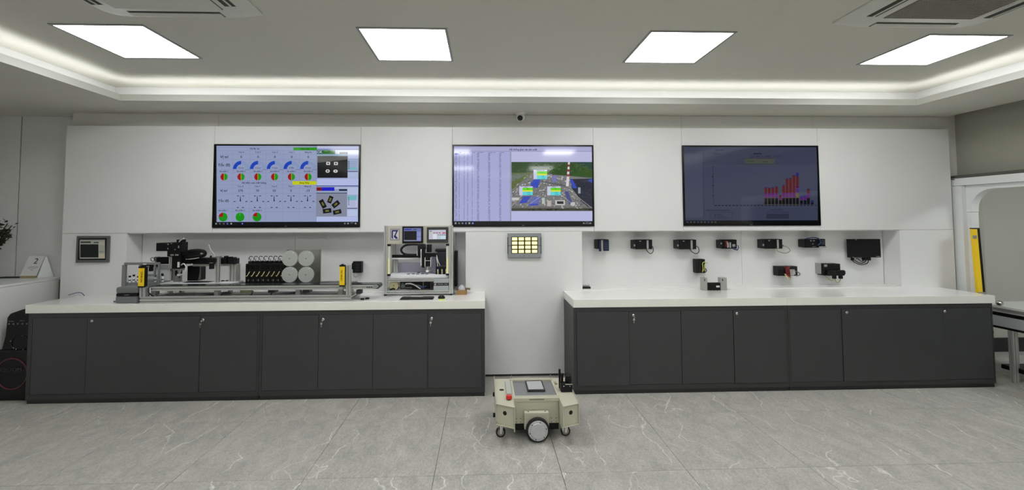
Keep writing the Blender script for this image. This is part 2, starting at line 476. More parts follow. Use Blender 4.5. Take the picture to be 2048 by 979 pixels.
# right wall above and beside the opening, alcove behind
b = MB()
b.box(5.11, 5.2, -4.2, 4.664, 1.99, 3.2)
b.box(5.11, 5.2, 4.375, 4.664, 0, 1.99)
b.box(5.11, 5.2, -4.2, 0.6, 0, 1.99)
struct(b.obj('wall_right', mat('wall_paint_olive_grey', (162, 162, 150), 0.8, bump=0.15, bscale=150, var=0.02, vscale=2), smooth=False), 'grey painted side wall above the opening on the right')
b = MB(); b.box(5.2, 7.7, 5.0, 5.1, 0, 2.95); b.box(7.6, 7.7, -4.2, 5.0, 0, 2.95)
struct(b.obj('wall_alcove', M_GREYWALL, smooth=False), 'plain grey wall seen through the opening on the right')
struct(BX(5.2, 7.6, 4.985, 5.0, 0, 0.16).obj('baseboard_alcove', M_PLINTH, smooth=False), 'dark baseboard of the wall behind the opening')
struct(BX(5.2, 7.7, -4.2, 5.1, 2.5, 2.55).obj('ceiling_alcove', M_CEIL, smooth=False), 'plain ceiling of the side room on the right')

# white portal with rounded corners around the opening
pt = bpy.data.objects.new('door_1', None); COL.objects.link(pt); struct(pt, 'white portal frame with rounded inner corners at the right', 'portal')
BX(4.985, 5.11, 4.378, 4.472, 0, 1.905).obj('jamb', M_TRIM, pt, bevel=0.002)
BX(4.985, 5.11, 0.6, 4.472, 1.908, 1.985).obj('lintel', M_TRIM, pt, bevel=0.002)
BX(4.985, 5.11, 0.6, 0.69, 0, 1.905).obj('jamb', M_TRIM, pt, bevel=0.002)
for y0, s in ((4.377, -1), (0.692, 1)):
    R = 0.2; pl = [(y0, 1.907)]
    inner = 0.045
    pts = [(y0, 1.907), (y0, 1.907 - R - inner - 0.03), (y0 + s * inner, 1.907 - R - inner - 0.03)]
    for k in range(9):
        t = pi / 2 * k / 8
        pts.append((y0 + s * (inner + R - R * math.cos(t)), 1.907 - inner - R + R * math.sin(t)))
    pts += [(y0 + s * (inner + R + 0.4), 1.907 - inner), (y0 + s * (inner + R + 0.4), 1.907)]
    if s < 0: pts = pts[::-1]
    MB().prism('x', pts, 5.03, 5.11).obj('corner_bracket', M_TRIM, pt, bevel=0.001)
    BX(5.03, 5.11, y0, y0 + s * 0.04, 0.0, 1.907 - R - inner - 0.032).obj('reveal_strip', M_TRIM, pt)
BX(4.995, 5.11, 0.6, 4.5, 1.9855, 2.018).obj('ledge_strip', mat('ledge_dark_grey', (88, 88, 82), 0.7), pt, bevel=0.001)
MB().tube([(4.965, 4.49, 1.99), (4.98, 4.46, 2.0), (5.03, 4.42, 1.995), (5.0, 4.43, 1.975), (4.965, 4.46, 1.98)], 0.004).obj('cable_loop', M_BLACK, pt)

# ceiling
cx0, cx1, cy1, cy0 = -3.30, 4.19, 4.035, -3.2
cd = 0.265
ceil = struct(BX(cx0 - cd, cx1 + cd, cy0 - cd, cy1 + cd, ZC, ZC + 0.1).obj('ceiling', M_CEIL, smooth=False), 'grey white tray ceiling with a lit cove and lower border')
b = MB()
lp = 0.0222
b.box(-7.2, -4.143, -4.2, 4.672, ZS, ZS + 0.02); b.box(-4.143, cx0 - lp, -4.2, 4.507, ZS, ZS + 0.02); b.box(cx1 + lp, 5.0, -4.2, 4.507, ZS, ZS + 0.02)
b.box(cx0 - lp, cx1 + lp, cy1 + lp, 4.507, ZS, ZS + 0.02); b.box(cx0 - lp, cx1 + lp, -4.2, cy0 - lp, ZS, ZS + 0.02)
b.obj('soffit', M_CEIL, ceil, smooth=False)
b = MB(); z1 = 2.718
b.box(cx0, cx1, cy1, cy1 + 0.022, ZS - 0.001, z1); b.box(cx0, cx1, cy0 - 0.022, cy0, ZS - 0.001, z1)
b.box(cx0 - 0.022, cx0, cy0 - 0.022, cy1 + 0.022, ZS - 0.001, z1); b.box(cx1, cx1 + 0.022, cy0 - 0.022, cy1 + 0.022, ZS - 0.001, z1)
b.obj('cove_lip', mat('cove_lip_paint', (200, 200, 193), 0.7), ceil, smooth=False)
b = MB()
b.box(cx0 - cd - 0.02, cx1 + cd + 0.02, cy1 + cd, cy1 + cd + 0.02, ZS + 0.02, ZC); b.box(cx0 - cd - 0.02, cx1 + cd + 0.02, cy0 - cd - 0.02, cy0 - cd, ZS + 0.02, ZC)
b.box(cx0 - cd - 0.02, cx0 - cd, cy0 - cd, cy1 + cd, ZS + 0.02, ZC); b.box(cx1 + cd, cx1 + cd + 0.02, cy0 - cd, cy1 + cd, ZS + 0.02, ZC)
b.obj('cove_back', mat('cove_paint', (228, 228, 228), 0.75), ceil, smooth=False)
struct(BX(-7.3, 7.7, -4.3, 5.1, 3.2, 3.25).obj('ceiling_slab', M_CEIL, smooth=False), 'structural slab above the lowered ceiling')
BX(4.985, 5.0, -4.2, 4.519, ZS + 0.02, 3.2).obj('soffit_edge', M_CEIL, ceil, smooth=False)
M_LED = mat('led_strip', (250, 252, 255), 0.5, emit=COVE_STRENGTH)
zz = (ZS + 0.021, ZS + 0.03)
BX(cx0, cx1, cy1 + 0.03, cy1 + 0.055, *zz).obj('led_strip', M_LED, ceil, smooth=False)
BX(cx0 - 0.055, cx0 - 0.03, cy0, cy1, *zz).obj('led_strip', M_LED, ceil, smooth=False)
BX(cx1 + 0.03, cx1 + 0.055, cy0, cy1, *zz).obj('led_strip', M_LED, ceil, smooth=False)
BX(cx0, cx1, cy0 - 0.055, cy0 - 0.03, *zz).obj('led_strip', M_LED, ceil, smooth=False)

# light panels
M_DIFF = mat('light_diffuser', (240, 252, 252), 0.5, emit=PANEL_STRENGTH, ergb=(253, 253, 253))
M_LFRAME = mat('light_frame', (150, 152, 150), 0.5)
def light_panel(x, y, label, group):
    t = thing('ceiling_light', label, 'ceiling light', (x, y, ZC), group)
    s = 0.2875; o = 0.305
    f = MB()
    f.box(x - o, x + o, y - o, y - s, ZC - 0.006, ZC - 0.0005); f.box(x - o, x + o, y + s, y + o, ZC - 0.006, ZC - 0.0005)
    f.box(x - o, x - s, y - s, y + s, ZC - 0.006, ZC - 0.0005); f.box(x + s, x + o, y - s, y + s, ZC - 0.006, ZC - 0.0005)
    f.obj('frame', M_LFRAME, t)
    BX(x - s, x + s, y - s, y + s, ZC - 0.004, ZC - 0.001).obj('diffuser', M_DIFF, t, smooth=False)
    return t
lx = (-2.834 + 0.2875, -0.839 + 0.2875, 1.1606 + 0.2875, 3.149 + 0.2875)
which = ('leftmost square ceiling light panel near the left air conditioner', 'square ceiling light panel second from the left, above the left half of the wall',
         'square ceiling light panel second from the right, right of the security camera', 'rightmost square ceiling light panel beside the right air conditioner')
for k in range(4): light_panel(lx[k], 3.2045, which[k], 'square panel lights in the front ceiling row')
for r, y in enumerate((0.54, -2.1)):
    for k in range(4): light_panel(lx[k], y, 'square ceiling light panel in the rows behind the viewer', 'square panel lights in the rear ceiling rows')

# air-conditioner cassettes
M_AC = mat('ac_white', (206, 206, 198), 0.5)
M_ACG = mat('ac_grille', (120, 119, 108), 0.6)
M_ACD = mat('ac_slot_dark', (60, 60, 55), 0.7)
def aircon(cx, cy, label, open_grille):
    t = thing('ceiling_air_conditioner', label, 'air conditioner', (cx, cy, ZC), 'cassette air conditioners in the ceiling')
    h = 0.467
    b = MB(); z0, z1 = ZC - 0.0005, ZC - 0.05
    def ring(r, c, z):
        p = []
        for (sx, sy) in ((1, 1), (-1, 1), (-1, -1), (1, -1)):
            a0 = math.atan2(sy, sx) - pi / 4
            for k in range(5):
                a = a0 + pi / 2 * k / 4
                p.append((cx + sx * (r - c) + c * math.cos(a), cy + sy * (r - c) + c * math.sin(a), z))
        return p
    R = [ring(h, 0.012, z0), ring(h, 0.012, z0 - 0.008), ring(h - 0.03, 0.10, z1 + 0.012), ring(h - 0.05, 0.12, z1)]
    vs = sum(R, []); n = 20; fs = []
    for k in range(3):
        for i in range(n): fs.append((k * n + i, k * n + (i + 1) % n, (k + 1) * n + (i + 1) % n, (k + 1) * n + i))
    fs += [tuple(range(n)), tuple(range(3 * n, 4 * n))]
    b._add(vs, fs); b.obj('housing', M_AC, t)
    for (dx, dy) in ((0, 1), (0, -1), (1, 0), (-1, 0)):
        w, d = (0.27, 0.032) if dy else (0.032, 0.27); q = 0.375
        x, y = cx + dx * q, cy + dy * q
        s = MB()
        s.box(x - w, x + w, y - d, y + d, z1 - 0.001, z1 + 0.005); sl = s.obj('air_slot', M_ACD, t)
        BX(x - w * 0.985 if dy else x - d * 0, x + w * 0.985 if dy else x + 0.012 * 1, y - d * 0.55 if dy else y - d * 0.985, y + d * 0.72 if dy else y + d * 0.985, z1 - 0.006, z1 - 0.001).obj('louvre', M_AC, sl, bevel=0.002)
    g = 0.285
    if open_grille:
        gr = BX(cx - g, cx + g, cy - g, cy + g, z1 - 0.003, z1 + 0.001).obj('grille', M_ACG, t)
        b = MB(); n = 34
        for k in range(n):
            yy = cy - g + 0.01 + (2 * g - 0.02) * k / (n - 1)
            b.box(cx - g + 0.01, cx + g - 0.01, yy - 0.003, yy + 0.003, z1 - 0.007, z1 - 0.003)
        for k in range(n):
            xx = cx - g + 0.01 + (2 * g - 0.02) * k / (n - 1)
            b.box(xx - 0.002, xx + 0.002, cy - g + 0.01, cy + g - 0.01, z1 - 0.006, z1 - 0.003)
        o = b.obj('grille_bars', mat('ac_bars', (150, 149, 138), 0.5), gr, smooth=False); o['kind'] = 'stuff'
    else:
        b = MB(); g2 = 0.31
        b.box(cx - g2, cx + g2, cy - g2, cy + g2, z1 - 0.002, z1 + 0.001); b.obj('panel_seam', M_ACD, t)
        BX(cx - g2 + 0.004, cx + g2 - 0.004, cy - g2 + 0.004, cy + g2 - 0.004, z1 - 0.006, z1 - 0.001).obj('centre_panel', M_AC, t, bevel=0.003)
    return t
aircon(-1.845, 2.265, 'ceiling cassette air conditioner with plain centre panel, at the upper left', False)
aircon(2.765, 2.285, 'ceiling cassette air conditioner with open mesh grille, at the upper right', True)

# dome camera on the soffit
t = thing('security_camera', 'white dome security camera with black lens under the soffit', 'camera', (0.377, 4.42, ZS))
c = Vector((0.377, 4.42, ZS))
MB().lathe(c - Vector((0, 0, 0.0005)), (0, 0, -1), [(0, 0.054), (0.006, 0.055), (0.014, 0.05), (0.022, 0.042)]).obj('base', M_WHITEPL, t)
p = c + Vector((0, 0, -0.045)); dr = Vector((-0.25, -0.75, -0.45)).normalized()
MB().lathe(p - dr * 0.04, dr, [(0.0, 0.012), (0.008, 0.028), (0.022, 0.040), (0.04, 0.0445), (0.058, 0.040), (0.066, 0.033), (0.064, 0.0300)]).obj('eyeball', M_WHITEPL, t)
MB().lathe(p + dr * 0.02, dr, [(0, 0.029), (0.007, 0.028), (0.010, 0.02), (0.011, 0.003)]).obj('lens', M_BLACKGLOSS, t)
MB().lathe(c + Vector((0.036, -0.03, -0.014)), (0.2, -0.4, -1), [(0, 0.005), (0.004, 0.004)], 10).obj('screw', M_BLACK, t)
# ------------------------------------------------------------------ cabinets
CF = 3.955      # cabinet front plane
def key(b, x, y, z):
    b.box(x - 0.0012, x + 0.0012, y - 0.02, y, z - 0.004, z + 0.004)
    b.torus((x - 0.002, y - 0.02, z - 0.012), (0.2, 1, 0), 0.008, 0.0012, 14, 5)
    b.lathe((x - 0.005, y - 0.02, z - 0.031), (0, -1, 0), [(0, 0.010), (0.002, 0.010)], 12)
    b.box(x - 0.0075, x - 0.003, y - 0.022, y - 0.02, z - 0.062, z - 0.038)
def lock(b, x, y, z):
    b.lathe((x, y, z), (0, -1, 0), [(0, 0.0125), (0.004, 0.0125), (0.007, 0.0095), (0.008, 0.006)], 18)
def cabinet(x0, x1, doors, locks, label, left_end=False, right_end=False):
    t = thing('storage_cabinet', label, 'cabinet', (x0, CF, 0), 'dark base cabinets under the white worktops')
    z1 = 0.7725
    BX(x0, x1, CF + 0.02, 4.43, 0.036, z1).obj('carcass', M_DARK, t, bevel=0.001)
    BX(x0 + 0.003, x1 - 0.003, CF + 0.012, 4.43, 0.0, 0.036).obj('plinth', M_PLINTH, t)
    d0, d1 = doors[0][0], doors[-1][1]
    b = MB()
    b.box(x0, x1, CF, CF + 0.0195, 0.735, z1); b.box(x0, x1, CF, CF + 0.0195, 0.037, 0.079)
    b.box(x0, d0, CF, CF + 0.0195, 0.079, 0.735); b.box(d1, x1, CF, CF + 0.0195, 0.079, 0.735)
    b.obj('face_frame', M_DARKFRAME, t, smooth=False)
    for k, (a, c) in enumerate(doors):
        off = (0.001, -0.004, 0.0, -0.006, 0.002)[(k + int(abs(x0) * 10)) % 5]
        d = BX(a + 0.0018, c - 0.0018, CF + off, CF + 0.018, 0.081, 0.733).obj('door', M_DARK, t, bevel=0.0012)
        for (lx_, lz, kd) in locks:
            if a < lx_ < c:
                b = MB(); lock(b, lx_, CF + off, lz); b.obj('lock', M_CHROME, d)
                if kd:
                    b = MB(); key(b, lx_, CF + off - 0.008, lz); b.obj('key', M_CHROME, d)
    return t
cabinet(-3.937, -1.972, [(-3.905, -3.445), (-3.445, -2.963), (-2.963, -2.484), (-2.484, -1.993)],
        [(-3.404, 0.703, 0), (-2.461, 0.701, 1)], 'charcoal four-door base cabinet at the far left under the conveyor')
cabinet(-1.970, 0.006, [(-1.950, -1.463), (-1.463, -0.984), (-0.984, -0.502), (-0.502, -0.024)],
        [(-1.423, 0.693, 1), (-0.468, 0.691, 1)], 'charcoal four-door base cabinet left of the mobile robot')
cabinet(0.806, 2.783, [(0.832, 1.309), (1.309, 1.791), (1.791, 2.275), (2.275, 2.760)],
        [(1.353, 0.697, 1), (2.307, 0.705, 0)], 'charcoal four-door base cabinet right of the mobile robot')
cabinet(2.785, 4.745, [(2.802, 3.292), (3.292, 4.251), (4.251, 4.735)],
        [(3.339, 0.703, 0), (4.284, 0.702, 0)], 'charcoal base cabinet with one wide door at the far right')

def worktop(x0, xs, x1, label):
    t = thing('worktop', label, 'worktop', (x0, 3.95, 0.7733))
    for a, c in ((x0, xs - 0.0003), (xs + 0.0003, x1)):
        s = BX(a, c, 3.9505, D, 0.7733, 0.8446).obj('slab', M_TOP, t, bevel=0.0015)
        BX(a + 0.0005, c - 0.0005, 3.9493, 3.9503, 0.775, 0.843).obj('edge_band', M_EDGE, s)
    return t
worktop(-3.962, -1.972, 0.0087, 'long glossy white worktop carrying the conveyor and the framed machine')
worktop(0.805, 2.784, 4.771, 'long glossy white worktop on the right below the wall-mounted controllers')

# low white ledge at the far left
t = thing('reception_ledge', 'white waist-high ledge running towards the viewer at far left', 'ledge', (-4.3, 4.67, 0))
BX(-5.6, -4.3, 2.2, 4.66, 0.0, 0.978).obj('body', M_PANEL, t, bevel=0.002)
BX(-5.6, -4.296, 2.2, 4.668, 0.98, 1.0).obj('top', M_TRIM, t, bevel=0.002)
BX(-4.3, -4.285, 4.60, 4.655, 0.0, 0.978).obj('edge_trim', mat('brown_trim', (120, 108, 92), 0.6), t)
# ------------------------------------------------------------------ televisions with their screens
SCR = 1.0 / (2 ** EXPO)
M_SCREEN = print_mat('screen_print', SCR, 0.07, 0.55)
M_PRINT = print_mat('ink_print', 0.0, 0.5)
TVW, TVH, TVZ = 1.45, 0.834, 1.9149
def tv(x0, label, canvas):
    t = thing('television', label, 'television', (x0 + TVW / 2, D, 1.498), 'flat televisions set into the wall')
    xc = x0 + TVW / 2; x1 = x0 + TVW; z0, z1 = 1.4978, 2.3321
    BX(x0 + 0.004, x1 - 0.004, D - 0.004, D + 0.0165, z0 + 0.003, z1 - 0.003).obj('back_shell', M_BLACK, t)
    b = MB(); w = 0.016; y0, y1 = D - 0.012, D - 0.0042
    b.box(x0, x1, y0, y1, z1 - w, z1); b.box(x0, x1, y0, y1, z0, z0 + 0.022)
    b.box(x0, x0 + w, y0, y1, z0 + 0.022, z1 - w); b.box(x1 - w, x1, y0, y1, z0 + 0.022, z1 - w)
    fr = b.obj('bezel', M_BLACKGLOSS, t, smooth=False)
    canvas.obj('screen', M_SCREEN, t, (xc, D - 0.0065, TVZ))
    return t, fr
DK = (28, 30, 52)
def brand(t, x, txt):
    c = Canvas(0.06, 0.02, ((0, 0), (60, 0), (60, 20), (0, 20)))
    c.text(txt, 30, 10, 14, (170, 172, 175)); c.obj('brand_mark', M_PRINT, t, (x, D - 0.0125, 1.5085))

# --- first screen: production dashboard
Q = ((97, 90), (1524, 93), (1514, 903), (75, 906))
c = Canvas(TVW, TVH, Q)
BG = (140, 150, 184); BG2 = (150, 160, 194); LN = (116, 124, 156)
c.rect(118, 104, 1512, 850, BG); c.rect(100, 850, 1506, 890, (8, 9, 14))
c.up().rect(1095, 104, 1508, 135, (178, 184, 214)); c.rect(1092, 430, 1502, 500, (172, 182, 222)); c.rect(1088, 800, 1500, 850, (170, 180, 220))
c.up()
for y in (122, 150, 188, 243, 343, 370, 452, 487, 521, 573, 723, 752): c.line(118, y, 1092, y, 2, LN)
for x in (277, 440, 600, 765, 925): c.line(x, 150, x - 6, 850, 1.6, LN)
c.line(1094, 104, 1086, 850, 3, LN)
c.up().rect(864, 121, 1096, 151, (40, 140, 24)); c.rect(854, 453, 1090, 488, (190, 196, 24))
c.up()
c.text('Hệ lắp ráp', 487, 134, 21, DK); c.text('Dang chạy', 978, 135, 20, (16, 60, 12)); c.rect(932, 134, 941, 136.2, (16, 60, 12)); c.text('Hệ kiểm soát chất lượng', 480, 470, 23, DK); c.text('Dang dừng', 970, 470, 21, (50, 50, 10)); c.rect(922, 469, 932, 471.2, (50, 50, 10))
heads = ('Trục X', 'Trục Y', 'Trục Z', 'Trục T', 'Băng tải')
xs = (357, 521, 684, 848, 1010)
for k in range(5):
    x = xs[k]
    c.text(heads[k], x, 169, 19, DK); c.text(heads[k], x - 6, 504, 19, DK)
    c.text('0', x, 216, 34, DK); c.text(('270', '70', '50', '0', '-33')[k], x - 7, 547, 32, DK)
    c.text('0 độ/s' if k == 3 else '0 mm/s', x + 0, 323, 18, DK)
    c.arc(x, 334, 46, 80, 90, 180, (18, 62, 176)); c.arc(x, 334, 46, 80, 0, 90, (128, 146, 182))
    c.line(x + 42, 340, x + 90, 340, 3, (70, 80, 110))
    X = x - 8
    for (dx, dy) in ((-24, 597), (27, 597), (-57, 651), (58, 651), (-25, 710), (25, 710)): c.rect(X + dx - 9, dy - 3.5, X + dx + 9, dy + 3.5, DK)
    c.poly([(X - 1.5, 594), (X + 1.5, 594), (X + 6, 651), (X - 6, 651)], (18, 22, 48))
c.text('Vị trí', 194, 216, 38, DK); c.text('Tốc độ', 192, 296, 38, DK); c.text('Vị trí', 187, 547, 33, DK); c.text('Tốc độ', 186, 646, 33, DK)
px = (191, 355, 518, 681, 845, 1008)
for k in range(6):
    c.text('Sản phẩm %d' % (k + 1), px[k], 357, 18, DK)
    c.arc(px[k], 411, 0, 35, 90, 270, (150, 18, 22)); c.arc(px[k], 411, 0, 35, -90, 90, (30, 142, 22))
    c.up(0.4); c.rect(px[k] - 1.5, 376, px[k] + 1.5, 446, (200, 190, 60)); c.up(-0.4)
px = (181, 345, 510)
for k in range(3):
    c.text('Sản phẩm %d' % (k + 1), px[k], 739, 19, DK)
    c.arc(px[k], 803, 0, 43, 0, 360, (16, 140, 16), 28)
c.up()
c.arc(181, 803, 0, 43, 90, 175, (150, 16, 14)); c.arc(510, 803, 0, 43, 90, 162, (150, 16, 14)); c.rect(343, 765, 347, 790, (90, 200, 80))
# camera windows at the right
c.rect(1098, 136, 1506, 141, (70, 82, 150)); c.rect(1096, 150, 1274, 186, (38, 104, 40)); c.up(0.4); c.rect(1096, 150, 1150, 186, (18, 60, 70)); c.up(-0.4)
c.rect(1274, 150, 1398, 186, (170, 176, 200)); c.up(0.4); c.rect(1316, 166, 1398, 186, (50, 56, 66)); c.up(-0.4); c.rect(1100, 190, 1398, 204, (130, 160, 176))
c.rect(1099, 206, 1396, 420, (16, 17, 20)); c.up(0.4); c.poly([(1099, 206), (1396, 206), (1396, 240), (1099, 272)], (84, 84, 82)); c.up(-0.4)
c.rect(1398, 150, 1503, 232, (178, 186, 216)); c.rect(1398, 236, 1500, 345, (150, 166, 196)); c.rect(1398, 356, 1496, 362, (40, 50, 86)); c.rect(1396, 364, 1498, 430, (164, 176, 208))
c.rect(1090, 496, 1503, 503, (54, 66, 128)); c.rect(1091, 513, 1142, 548, (130, 28, 36)); c.rect(1142, 513, 1266, 548, (24, 24, 190)); c.rect(1266, 513, 1392, 530, (170, 178, 210)); c.rect(1311, 531, 1392, 549, (24, 34, 54))
c.rect(1092, 553, 1388, 566, (140, 158, 180)); c.rect(1092, 567, 1390, 573, (24, 34, 66)); c.rect(1090, 573, 1388, 800, (128, 132, 152))
c.rect(1394, 513, 1500, 588, (176, 184, 216)); c.rect(1394, 593, 1494, 712, (176, 184, 214)); c.up(0.4); c.rect(1394, 595, 1486, 640, (110, 176, 184)); c.up(-0.4); c.rect(1392, 718, 1490, 724, (44, 54, 90)); c.rect(1391, 726, 1494, 798, (176, 186, 218))
c.up()
c.text('OK', 1123, 168, 34, (190, 210, 214)); c.text('Item 0', 1185, 160, 12, (150, 200, 120)); c.text('NG', 1116, 531, 26, (70, 6, 10))
for (x, y, kind) in ((1205, 279, 4), (1281, 280, 4), (1200, 354, 6), (1277, 355, 20)):
    n = kind; c.arc(x, y, 0, 22 if n != 4 else 26, 45 if n == 4 else 0, 405 if n == 4 else 360, (206, 206, 204), n, 0.82 if n != 20 else 0.7)
for (y, r) in ((320, 1), ): c.rect(1412, y, 1488, y + 18, (98, 176, 176))
for k in range(5): c.rect(1402, 256 + k * 17, 1414, 268 + k * 17, (74, 84, 110)); c.rect(1402, 610 + k * 17, 1412, 622 + k * 17, (110, 96, 120))
for k in range(4): c.line(1420, 262 + k * 17, 1480, 262 + k * 17, 2.5, (100, 110, 140)); c.line(1420, 650 + k * 16, 1470, 650 + k * 16, 2.5, (110, 118, 150))
for (x, y, w, h, a) in ((1152, 676, 46, 86, 28), (1225, 634, 42, 70, -22), (1280, 679, 78, 46, 38), (1194, 744, 84, 44, 7), (1293, 755, 82, 42, 12)):
    a = math.radians(a); ca, sa = math.cos(a), math.sin(a)
    c.poly([(x + (i * w * ca + j * h * sa) / 2, y + (-i * w * sa + j * h * ca) / 2) for i, j in ((-1, -1), (1, -1), (1, 1), (-1, 1))], (10, 12, 14))
c.up()
for (x, y, r) in ((1205, 279, 9), (1281, 280, 9), (1200, 354, 9), (1277, 355, 7)): c.arc(x, y, 0, r, 0, 360, (60, 62, 76), 12)
for (x, y, a) in ((1152, 676, 118), (1225, 634, 68), (1280, 679, 38), (1194, 744, 7), (1293, 755, 12)):
    a = math.radians(a)
    for d in (-5, 5): c.line(x - 18 * math.cos(a) + d * math.sin(a), y + 18 * math.sin(a) + d * math.cos(a), x + 18 * math.cos(a) + d * math.sin(a), y - 18 * math.sin(a) + d * math.cos(a), 4, (150, 150, 70))
for x, col in ((114, (120, 150, 140)), (150, (90, 90, 96)), (188, (90, 90, 96)), (224, (80, 90, 190)), (260, (140, 160, 140)), (368, (90, 110, 210)), (1368, (120, 120, 130)), (1400, (140, 140, 150)), (1474, (150, 150, 160))): c.rect(x - 7, 860, x + 7, 874, col)
c.text('14:12', 1436, 862, 12, (150, 150, 160))
t1, f1 = tv(-2.6978, 'wall television showing a dashboard of blue gauges and red-green pies', c); brand(t1, -1.975, 'NEC')

# --- second screen: table beside an aerial view of a plant
Q = ((72, 97), (1452, 99), (1460, 887), (72, 892))
c = Canvas(TVW, TVH, Q)
c.rect(88, 107, 1440, 838, (176, 176, 214)); c.rect(84, 838, 1442, 886, (7, 7, 12))
c.up().rect(88, 107, 1438, 160, (166, 166, 204)); c.rect(88, 160, 640, 836, (164, 168, 210)); c.rect(644, 164, 1440, 263, (182, 182, 216)); c.rect(646, 740, 1441, 836, (178, 180, 218))
c.up().line(88, 122, 1436, 122, 2, (130, 130, 168)); c.line(88, 160, 1440, 160, 3, (110, 110, 150)); c.rect(632, 160, 644, 836, (140, 146, 166)); c.rect(92, 176, 132, 196, (84, 96, 190))
c.text('Hệ thống giám sát sản xuất', 762, 143, 24, (30, 28, 50))
heads = (('Ngày', 150), ('Ca', 196), ('Tổ', 236), ('Người', 279), ('Lượng đầu vào', 346), ('Lượng giao công', 455), ('Lượng tốt', 552))
for h_, x in heads: c.text(h_, x, 171, 10, (40, 40, 70))
rows = 46
for k in range(rows):
    y = 184 + k * (836 - 190) / (rows - 1)
    c.line(90, y + 7, 630, y + 7, 1.2, (140, 144, 184))
    for (x, w) in ((108, 26), (140, 4), (188, 4), (222, 5), (268, 11), (325, 22), (432, 20), (540, 20)):
        for q in range(max(1, int(w / 6))):
            if random.random() < 0.85: c.rect(x - w / 2 + q * 6, y - 4, x - w / 2 + q * 6 + 4, y + 4, (86, 88, 120))
for x in (134, 184, 218, 262, 312, 418, 526): c.line(x, 164, x, 836, 1.5, (120, 124, 160))
# aerial photograph
A = (646, 264, 1440, 740)
c.up().rect(*A, (112, 112, 112))
c.up().poly([(646, 264), (1440, 264), (1440, 424), (1225, 400), (1010, 380), (860, 365), (646, 370)], (52, 74, 46))
c.poly([(646, 370), (860, 365), (720, 470), (660, 530), (646, 530)], (88, 100, 54)); c.poly([(646, 385), (800, 375), (720, 430), (646, 455)], (110, 118, 128))
c.poly([(1225, 430), (1440, 424), (1440, 740), (1330, 640), (1240, 520)], (38, 42, 56))
c.rect(646, 712, 1440, 740, (62, 64, 52)); c.rect(646, 696, 1440, 714, (104, 102, 98))
c.poly([(1240, 264), (1440, 264), (1440, 332)], (44, 66, 104)); c.poly([(1010, 360), (1120, 300), (1240, 285), (1440, 350), (1440, 410), (1060, 390)], (58, 86, 40))
c.poly([(830, 300), (880, 272), (1080, 266), (1060, 290), (900, 304)], (120, 132, 122))
c.up()
rnd = random.Random(5)
for k in range(150):
    x = rnd.uniform(664, 1422); y = rnd.uniform(274, 360); s_ = rnd.uniform(4, 16); g_ = rnd.randint(-14, 18)
    c.arc(x, y, 0, s_, 0, 360, (54 + g_, 82 + g_, 44 + g_ // 2), 6, 0.5)
for k in range(900):
    x = rnd.uniform(655, 1400); y = rnd.uniform(385, 706)
    if x > 1190 + (y - 400) * 0.45 or x < 800 - (y - 385) * 1.1: continue
    w = rnd.uniform(2, 13); h_ = rnd.uniform(2, 12); g_ = rnd.choice((60, 84, 130, 150, 176, 196)) + rnd.randint(-10, 10); sk_ = (x - 1000) * 0.0004 * h_ * 10
    c.L = int(c.L); c.poly([(x, y), (x + w, y), (x + w + sk_, y + h_), (x + sk_, y + h_)], (g_, g_ - 1, g_ + rnd.choice((-6, 0, 10))))
for k in range(120):
    x = rnd.uniform(1230, 1430); y = rnd.uniform(440, 690)
    if x < 1190 + (y - 400) * 0.45: continue
    g_ = rnd.randint(26, 76); w = rnd.uniform(4, 22); c.rect(x, y, x + w, y + rnd.uniform(2, 8), (g_, g_ + 3, g_ + 12))
for k in range(90):
    x = rnd.uniform(660, 850); y = rnd.uniform(374, 540)
    if x > 850 - (y - 374) * 1.05: continue
    g_ = rnd.randint(-12, 16); c.arc(x, y, 0, rnd.uniform(4, 12), 0, 360, (92 + g_, 106 + g_, 60 + g_), 6, 0.45)
for k in range(26):
    x = rnd.uniform(666, 1420); c.arc(x, rnd.uniform(720, 730), 0, rnd.uniform(8, 18), 0, 360, (40, 46, 36), 6, 0.5)
c.up()
BL = (52, 72, 178)
for p in ([(830, 480), (870, 430), (930, 436), (900, 520), (845, 505)], [(720, 668), (766, 600), (835, 596), (796, 660)], [(1215, 430), (1250, 440), (1290, 520), (1250, 520)], [(1395, 440), (1440, 430), (1440, 470)]): c.poly(p, BL)
c.poly([(812, 690), (845, 600), (935, 604), (908, 684)], (96, 104, 168)); c.poly([(805, 692), (908, 686), (904, 668), (816, 672)], (52, 72, 178)); c.poly([(1165, 560), (1200, 545), (1240, 650), (1215, 680)], (70, 76, 130))
c.poly([(1045, 400), (1090, 395), (1090, 460), (1048, 462)], (110, 112, 168)); c.rect(1075, 636, 1170, 684, (186, 186, 184)); c.rect(995, 640, 1035, 694, (178, 168, 164)); c.rect(945, 612, 972, 672, (176, 186, 184)); c.rect(1300, 512, 1324, 570, (150, 160, 166)); c.rect(1225, 655, 1268, 684, (190, 190, 192)); c.rect(650, 610, 720, 636, (190, 190, 190))
c.line(930, 450, 1180, 500, 12, (86, 90, 100)); c.line(650, 690, 840, 500, 4, (176, 172, 164)); c.line(800, 690, 930, 600, 3, (190, 190, 190)); c.line(1100, 560, 1280, 700, 4, (170, 168, 160)); c.line(1240, 560, 1436, 712, 5, (150, 148, 140)); c.line(1220, 424, 1440, 420, 3, (130, 134, 140))
for k in range(10):
    f0 = k / 10.0; f1_ = (k + 1) / 10.0; y0 = 264 + 236 * f0; y1 = 264 + 236 * f1_
    xa = 1211 - 17 * f0; xb = 1211 - 17 * f1_; w0 = 9 + 5 * f0; w1 = 9 + 5 * f1_
    c.poly([(xa - w0, y0), (xa + w0, y0), (xb + w1, y1), (xb - w1, y1)], (206, 204, 206) if (k % 2 == 0 or k > 5) else (150, 50, 62))
c.up().rect(1092, 646, 1156, 672, (40, 40, 42))
